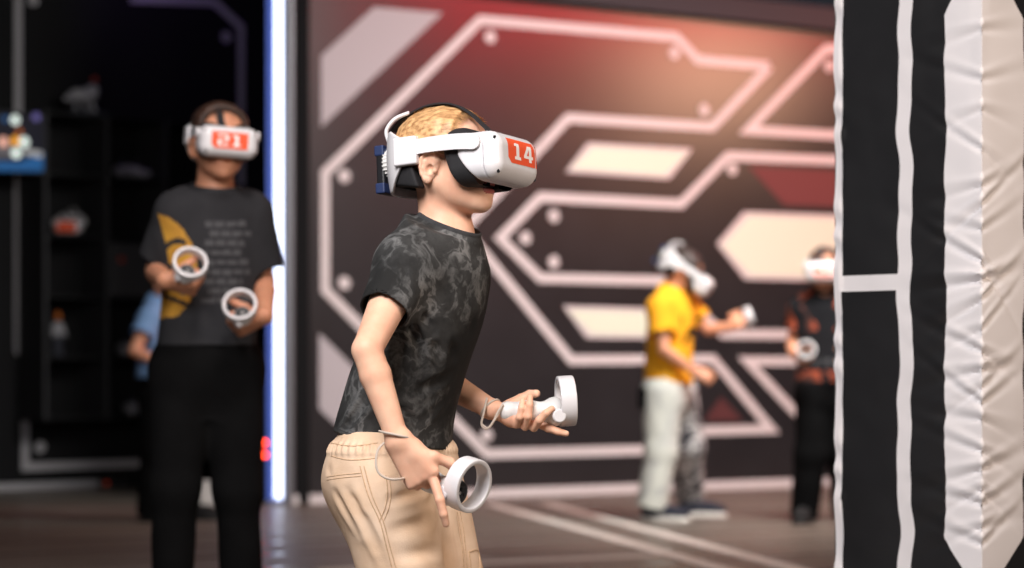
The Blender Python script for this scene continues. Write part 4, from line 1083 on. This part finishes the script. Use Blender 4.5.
yb = figure('boy in a yellow t-shirt and pale jeans standing side on with one arm stretched out', (float(Y_(668, 520)[0]), Yy, 0), JB, sB, SKIN2, [M_YEL, M_BLKTRO], teeB, stB, (Y_(668, 383), A(-.05, 0, -1)),
       [M_DEN, M_DEND], lambda c: np.where((c - JB['pelvis']) @ np.cross([0, 0, 1.], fwB) > .012, 1, 0), [(Y_(670, 418), .06, .07), (Y_(669, 404), .105, .135), (Y_(668, 393), .11, .138), (Y_(668, 382), .104, .132), (Y_(668, 374), .098, .126)], [hBR, hBL], M_DBROWN, NAVYC, SOLE,
       ((.62, .62), (.068, .066)), (.098, .080, .078), .0055, (Y_(674, 288), nrm(A(0, 0, 1) + fwB * .4)), 41, (Y_(668, 377), A(0, 0, 1)), .006)
pc = Y_(644, 398, -.08)
organic('belt_pouch', U(.01, rbox(pc, A(.03, .05, .055), .015), rbox(pc + A(.012, 0, -.07), A(.018, .035, .03), .012)), pc - .13, pc + .12, .006, M_BLKTRO, yb)
copy_thing(set_front, JB['head'], RB, 'white vr headset tilted down on the head of the yellow t-shirt boy', ('number_sticker',), 1.03)
copy_thing(con_R, rB, frame(tB, A(.2, .3, -1)), 'white vr controller in the stretched-out hand of the yellow t-shirt boy', ('wrist_strap',), 1.05)

# --- boy in black, half hidden by the padded column
Yk = 11.8
def K_(px, py, d=0.0): return at(px, py, Yk + d)
fwK = nrm(A(-.18, -.98, 0)); RK = rot(A(-.12, -.99, -.03)); sK = 1.05
tK = nrm(A(-.05, -.93, .36)); rK = K_(806, 350, -.28)
hKR, wKR = grip_hand('R', rK - tK * .068, tK, A(.75, -.2, -.5), sK)
tK2 = nrm(A(.1, -.9, .4)); rK2 = K_(846, 352, -.26); hKL, wKL = grip_hand('L', rK2 - tK2 * .068, tK2, A(-.75, -.2, -.5), sK)
JK = dict(fw=fwK, Rh=RK, hs=.94, head=K_(825, 267), neck=K_(826, 291), chest=K_(826, 320), pelvis=K_(826, 386), shR=K_(801, 310, .02), shL=K_(851, 310, -.02), elR=K_(792, 343, .05), elL=K_(858, 343, 0), wrR=wKR, wrL=wKL,
          hipR=K_(814, 394), hipL=K_(838, 394), knR=K_(811, 455, -.03), knL=K_(842, 455, .05), anR=K_(805, 507, 0), anL=K_(846, 505, .2), ftR=nrm(A(-.3, -1, 0)), ftL=nrm(A(.3, -1, 0)))
stK = [(K_(826, 392), .112, .155), (K_(826, 378), .112, .152), (K_(826, 350), .108, .147), (K_(826, 322), .108, .15), (K_(826, 307), .098, .14), (K_(826, 298), .084, .11), (K_(826, 290), .068, .08), (K_(826, 281), .058, .06)]
def teeK(c):
    x, y = pxof(c); w = waves(c, 38, 9)
    return np.where((y > 371) & (y < 381) & (w > -.35), 1, np.where((y < 330) & (np.abs(x - 826) > 9) & (w > .22), 1, np.where((np.abs(y - 362) < 3) & (x > 812) & (waves(c, 120, 3) > 0), 2, 0)))
figure('boy in black with a rust red shirt print, half hidden by the padded column', (float(K_(826, 525)[0]), Yk, 0), JK, sK, SKIN2, [M_BLKTEE2, M_RUST, M_GPRINT], teeK, stK, (K_(826, 384), A(0, 0, -1)),
       [M_BLKTRO], None, [(K_(826, 418), .06, .07), (K_(826, 404), .10, .14), (K_(826, 393), .106, .145), (K_(826, 382), .10, .14), (K_(826, 374), .094, .13)], [hKR, hKL], M_BROWN, M_BLKSHOE, M_BLKSOLE,
       ((.6, .6), (.066, .064)), (.094, .078, .07), .0055, (K_(826, 288, -.03), nrm(A(0, 0, 1) + fwK * .3)), 51, (K_(826, 377), A(0, 0, 1)))
hsK = copy_thing(set_front, JK['head'], RK, 'white vr headset worn by the boy in black beside the padded column', ('number_sticker',), 1.03)
sticker(hsK, '20', -.060, .060, -.050, .004)
copy_thing(con_R, rK, frame(tK, A(-.3, 0, -1)), 'white vr controller in front of the boy in black, its ring facing the lens', ('wrist_strap',), 1.05)

# --- child in light blue behind the taller boy
Yu = 11.9
def Z_(px, py, d=0.0): return at(px, py, Yu + d)
fwU = nrm(A(.9, -.42, 0)); RU = rot(A(.85, -.5, -.1)); sU = 1.02
wUR = Z_(163, 364, -.22); hUR, _ = hand_fs(wUR, nrm(A(.95, -.2, -.05)), nrm(A(.1, -.5, -.8)), 'R', [(35, 45, 30)] * 4, (.5, .6), sU)
wUL = Z_(190, 362, .1); hUL, _ = hand_fs(wUL, nrm(A(.95, .1, -.1)), nrm(A(.1, .5, -.8)), 'L', [(35, 45, 30)] * 4, (.5, .6), sU)
JU = dict(fw=fwU, Rh=RU, hs=.95, head=Z_(167, 278), neck=Z_(160, 303), chest=Z_(158, 330), pelvis=Z_(160, 386), shR=Z_(150, 319, -.13), shL=Z_(168, 318, .12), elR=Z_(134, 351, -.22), elL=Z_(166, 352, .16), wrR=wUR, wrL=wUL,
          hipR=Z_(156, 394, -.07), hipL=Z_(168, 394, .07), knR=Z_(156, 452, -.08), knL=Z_(182, 452, .08), anR=Z_(150, 506, -.08), anL=Z_(188, 506, .08), ftR=fwU, ftL=nrm(A(.95, -.3, 0)))
stU = [(Z_(160, 388), .108, .142), (Z_(160, 376), .106, .138), (Z_(160, 350), .102, .134), (Z_(159, 332), .102, .130), (Z_(159, 317), .092, .118), (Z_(160, 308), .08, .1), (Z_(160, 300), .066, .078), (Z_(160, 291), .056, .058)]
figure('child in a light blue t-shirt mostly hidden behind the taller boy at the left', (float(Z_(160, 520)[0]), Yu, 0), JU, sU, SKIN2, [M_BLUE], None, stU, (Z_(160, 378), A(0, 0, -1)),
       [M_BLKTRO], None, [(Z_(162, 416), .06, .07), (Z_(161, 402), .095, .125), (Z_(160, 391), .10, .13), (Z_(160, 380), .094, .126), (Z_(160, 372), .088, .12)], [hUR, hUL], M_BROWN, M_BLKSHOE, M_BLKSOLE,
       ((.52, .5), (.062, .060)), (.09, .074, .066), .0055, (Z_(162, 298), nrm(A(0, 0, 1) + fwU * .35)), 61, (Z_(160, 376), A(0, 0, 1)))
# ------------------------------------------------------------------ things along the left wall
M_SHELF = mat('black_laminate', (17, 17, 19), .6, spec=.25); M_SHELFE = mat('dark_laminate_edge', (44, 44, 47), .6)
Rw = np.stack([WL.u, -WL.n, A(0, 0, 1.)], 1)          # along the wall, into it, up
CW, RH, TOP, DEP = .455, .392, 2.43, .34
def ws(u, t, z): return WL.o + WL.u * u + WL.n * t + A(0, 0, z)      # t = distance in front of the wall
su0 = min(np.linspace(-1.5, 1.5, 1200), key=lambda u: abs(CX + F * ws(u, DEP, 0)[0] / ws(u, DEP, 0)[1] - 46))
base = ws(su0 + 1.5 * CW, DEP / 2, TOP - 5 * RH)
sh_ = thing('shelf_unit', base, 'black wall shelf of open cubes at the left holding small models', 'shelf')
for i in range(4): MB().box(ws(su0 + i * CW, DEP / 2, TOP - 2.5 * RH), A(.012, DEP / 2, 2.5 * RH + .012), Rw, 0, .002).build('side_panel' if i in (0, 3) else 'divider', M_SHELFE, sh_)
for k in range(6): MB().box(ws(su0 + 1.5 * CW, DEP / 2 - .001, TOP - k * RH), A(1.5 * CW - .0, DEP / 2 - .004, .011), Rw, 0, .002).build('shelf_board', M_SHELF, sh_)
MB().box(ws(su0 + 1.5 * CW, .008, TOP - 2.5 * RH), A(1.5 * CW, .006, 2.5 * RH), Rw).build('back_panel', M_SHELF, sh_)
def cell(c, r): return su0 + (c + .5) * CW, TOP - (r + 1) * RH + .0112
M_TOYG = mat('grey_model_plastic', (176, 176, 180), .5, (130, 130, 136), 20); M_TOYD = mat('dark_model_plastic', (52, 54, 66), .5); M_TOYR = mat('red_model_plastic', (170, 56, 36), .5)
M_TOYO = mat('orange_model_plastic', (206, 112, 34), .55); M_FAB = mat('dark_grey_fabric_box', (56, 56, 58), .95, (64, 64, 66), 60)
# walker-like model on top
def model(u, z, sc, label):
    b = ws(u, .2, z); t = thing('toy_model', b, label, 'toy')
    f = lambda a, d, c: b + Rw @ (A(a, d, c) * sc)
    MB().box(f(0, 0, .012), A(.13, .08, .012) * sc, Rw, 0, .003).build('base', M_TOYD, t)
    for a in (-.07, .02, .075):
        MB().cyl(f(a, -.02, .024), f(a * .8, 0, .085), .014 * sc, .010 * sc, 12).cyl(f(a * .8, 0, .085), f(a * .6, .0, .12), .016 * sc, .014 * sc, 12).build('leg', M_TOYG, t, True)
    organic('hull', U(.03 * sc, ell(f(0, 0, .13), A(.10, .06, .045) * sc, Rw), ell(f(.05, -.02, .17), A(.045, .04, .035) * sc, Rw), rc(f(-.05, 0, .14), f(-.13, 0, .10), .03 * sc, .018 * sc)), b - .3 * sc, b + .34 * sc, .006, M_TOYG, t)
    MB().cyl(f(.07, 0, .19), f(.08, 0, .235), .008 * sc, n=10).build('mast', M_TOYD, t, True)
    organic('red_top', ell(f(.082, 0, .245), A(.017, .017, .02) * sc), b - .02, b + .4, .004, M_TOYR, t)
    return t
model(su0 + .36, TOP + .0125, 1.0, 'grey model with a red tip standing on top of the black shelf')
u, z = cell(0, 1)
hsS = copy_thing(set_front, ws(u + .02, .22, z + .088), rot(A(.05, -1, -.12)), 'white vr headset with red front lying in the left column of the shelf', ('number_sticker',), .9)
sticker(hsS, '', -.078, .078, -.064, .012)
u, z = cell(0, 3); b = ws(u - .07, .22, z)
fg = thing('figurine', b, 'thin grey figurine with an orange head standing inside the black shelf', 'figurine')
MB().cyl(b, b + A(0, 0, .012), .05, n=20, bev=.003).build('base', M_TOYD, fg, True)
for s in (-1, 1): MB().cyl(b + Rw @ A(.018 * s, 0, .012), b + Rw @ A(.012 * s, 0, .13), .013, .015, 12).build('leg', M_TOYD, fg, True)
organic('torso', U(.02, ell(b + A(0, 0, .17), A(.032, .024, .055)), rc(b + Rw @ A(-.03, 0, .2), b + Rw @ A(-.045, -.02, .13), .011, .009), rc(b + Rw @ A(.03, 0, .2), b + Rw @ A(.045, -.02, .13), .011, .009)), b - .1, b + A(.1, .1, .3), .004, M_TOYG, fg)
organic('head', ell(b + A(0, 0, .258), A(.022, .022, .028)), b - .05, b + A(.06, .06, .32), .004, M_TOYO, fg)
u, z = cell(1, 2); b = ws(u, .18, z)
bx = thing('storage_box', b, 'dark grey fabric box filling a cube of the shelf', 'box')
MB().box(b + A(0, 0, .175), A(.2, .15, .175), Rw, 0, .006).build('body', M_FAB, bx)
MB().cyl(ws(u - .12, .332, z + .24), ws(u - .12, .338, z + .24), .022, n=16).build('tab', M_TOYR, bx, True)
def lump(u, z, label, m):
    b = ws(u, .2, z); t = thing('game_gadget', b, label, 'gadget')
    organic('body', INT(.004, U(.03, ell(b + A(0, 0, .05), A(.10, .06, .045), Rw), rc(b + Rw @ A(-.07, -.03, .045), b + Rw @ A(-.10, -.10, .03), .032, .026), rc(b + Rw @ A(.07, -.03, .045), b + Rw @ A(.10, -.10, .03), .032, .026)), half(b, A(0, 0, -1))), b - .2, b + .2, .005, m, t)
    for s in (-1, 1): MB().cyl(b + Rw @ A(.05 * s, -.03, .085), b + Rw @ A(.05 * s, -.04, .115), .016, n=14, bev=.003).build('stick', M_TOYD, t, True)
    return t
u, z = cell(1, 1); lump(u, cell(1, 0)[1], 'pale gadget with two grips in the top row of the shelf', M_TOYG)
u, z = cell(1, 3); lump(u + .03, z, 'pale gadget with two grips above the bottom row of the shelf', M_TOYG)
u, z = cell(1, 4); lump(u + .08, z, 'pale gadget with two grips in the bottom row of the shelf', M_TOYG)

# lit screen
M_BEZ = mat('black_bezel', (14, 14, 16), .4)
def scr(c, e): return mat('lit_screen', c, .4, emit=c, es=e)
TT = .36
def u_at(px, t): return min(np.linspace(-3, 3, 6001), key=lambda u: abs(CX + F * ws(u, t, 0)[0] / ws(u, t, 0)[1] - px))
def mq(px, py, t=TT): u = u_at(px, t); return (u, CH - (py - HY) / F * ws(u, t, 0)[1])
mu0, mu1 = mq(-60, 142)[0], mq(45, 142)[0]; mz1, mz0 = mq(20, 112)[1], mq(20, 173)[1]
tv = thing('wall_screen', ws((mu0 + mu1) / 2, 0, (mz0 + mz1) / 2), 'lit screen showing a colourful picture on the left wall', 'screen')
MB().box(ws((mu0 + mu1) / 2, TT - .03, (mz0 + mz1) / 2), A((mu1 - mu0) / 2, .03, (mz1 - mz0) / 2), Rw, 0, .004).build('bezel', M_BEZ, tv)
MB().box(ws((mu0 + mu1) / 2, .015, (mz0 + mz1) / 2), A(.1, .015, .08), Rw, 0, .003).box(ws((mu0 + mu1) / 2, TT / 2 - .02, (mz0 + mz1) / 2), A(.025, TT / 2 - .03, .025), Rw).build('wall_bracket', M_BEZ, tv)
sm = MB(); P0 = (WL.o + WL.n * (TT + .0005), WL.u, WL.v, WL.n); g = .012
def spoly(pts, t, m): sm.prism([mq(*p) for p in pts], P0, 0, t, m)
sm.prism([(mu0 + g, mz0 + g), (mu1 - g, mz0 + g), (mu1 - g, mz1 - g), (mu0 + g, mz1 - g)], P0, 0, .001, 0)
spoly([(-57, 160), (20, 162), (43, 152), (43, 171), (-57, 171)], .002, 1)
spoly([(-50, 140), (8, 138), (16, 158), (-45, 158)], .0025, 2)
for x_, y_, r_, m_ in ((15, 120, 4.5, 3), (36, 117, 4.0, 4), (5, 119, 3, 1), (3, 142, 5, 5), (15, 141, 4.5, 6), (24, 142, 5, 3), (16, 153, 5, 3), (19, 132, 3.5, 7), (-14, 128, 7, 6), (-34, 146, 9, 3)):
    a_, b_ = mq(x_, y_); r_ = r_ / 156; sm.prism([(a_ + r_ * math.cos(k * math.pi / 8), b_ + r_ * math.sin(k * math.pi / 8)) for k in range(16)], P0, 0, .003, m_)
spoly([(22, 148), (42, 152), (42, 158), (24, 154)], .0032, 8)
sm.build('picture', [scr((8, 8, 24), .6), scr((24, 78, 128), .8), scr((84, 80, 84), .7), scr((226, 240, 232), 1.0), scr((92, 84, 140), .8), scr((230, 170, 150), .9), scr((238, 160, 40), 1.0), scr((150, 80, 30), .8), scr((150, 150, 150), .8)], tv)

# low white box, lamp unit, power strip
b = fpt(212, 505); wbx = thing('low_box', b, 'low pale box on the floor behind the legs of the taller boy', 'box')
MB().box(b + A(0, .12, .055), A(.15, .12, .055), None, 0, .006).build('body', M_WHITE2, wbx); MB().box(b + A(0, .12, .121), A(.157, .127, .011), None, 0, .004).build('lid', M_WHITE2, wbx)
b = fpt(264.5, 503); un = thing('lamp_unit', b, 'slim black floor unit with two glowing red lamps beside the light tube', 'device')
MB().box(b + A(-.005, .06, .012), A(.06, .06, .012), None, 0, .004).build('foot', M_SHELF, un); MB().box(b + A(-.005, .06, .2), A(.042, .04, .18), None, 0, .006).build('body', M_SHELF, un)
M_REDL = mat('lit_red_lamp', (255, 60, 30), .4, emit=(255, 66, 24), es=9.0)
for py in (443, 455):
    zz = CH - (py - HY) / F * b[1]; MB().cyl(A(b[0], b[1] + .021, zz), A(b[0], b[1] + .008, zz), 0.014, .012, 20, 0, .002).build('red_lamp', M_REDL, un, True)
b = fpt(112, 487.5); ps = thing('power_strip', b, 'small black power strip with a red lamp on the floor by the left wall', 'power strip')
MB().box(b + A(0, 0, .025), A(.11, .03, .025), None, 0, .005).build('body', M_SHELF, ps); MB().cyl(b + A(-.03, -.029, .03), b + A(-.03, -.036, .03), .011, n=14).build('red_lamp', mat('dim_red_lamp', (160, 60, 30), .4, emit=(200, 60, 20), es=.25), ps, True)
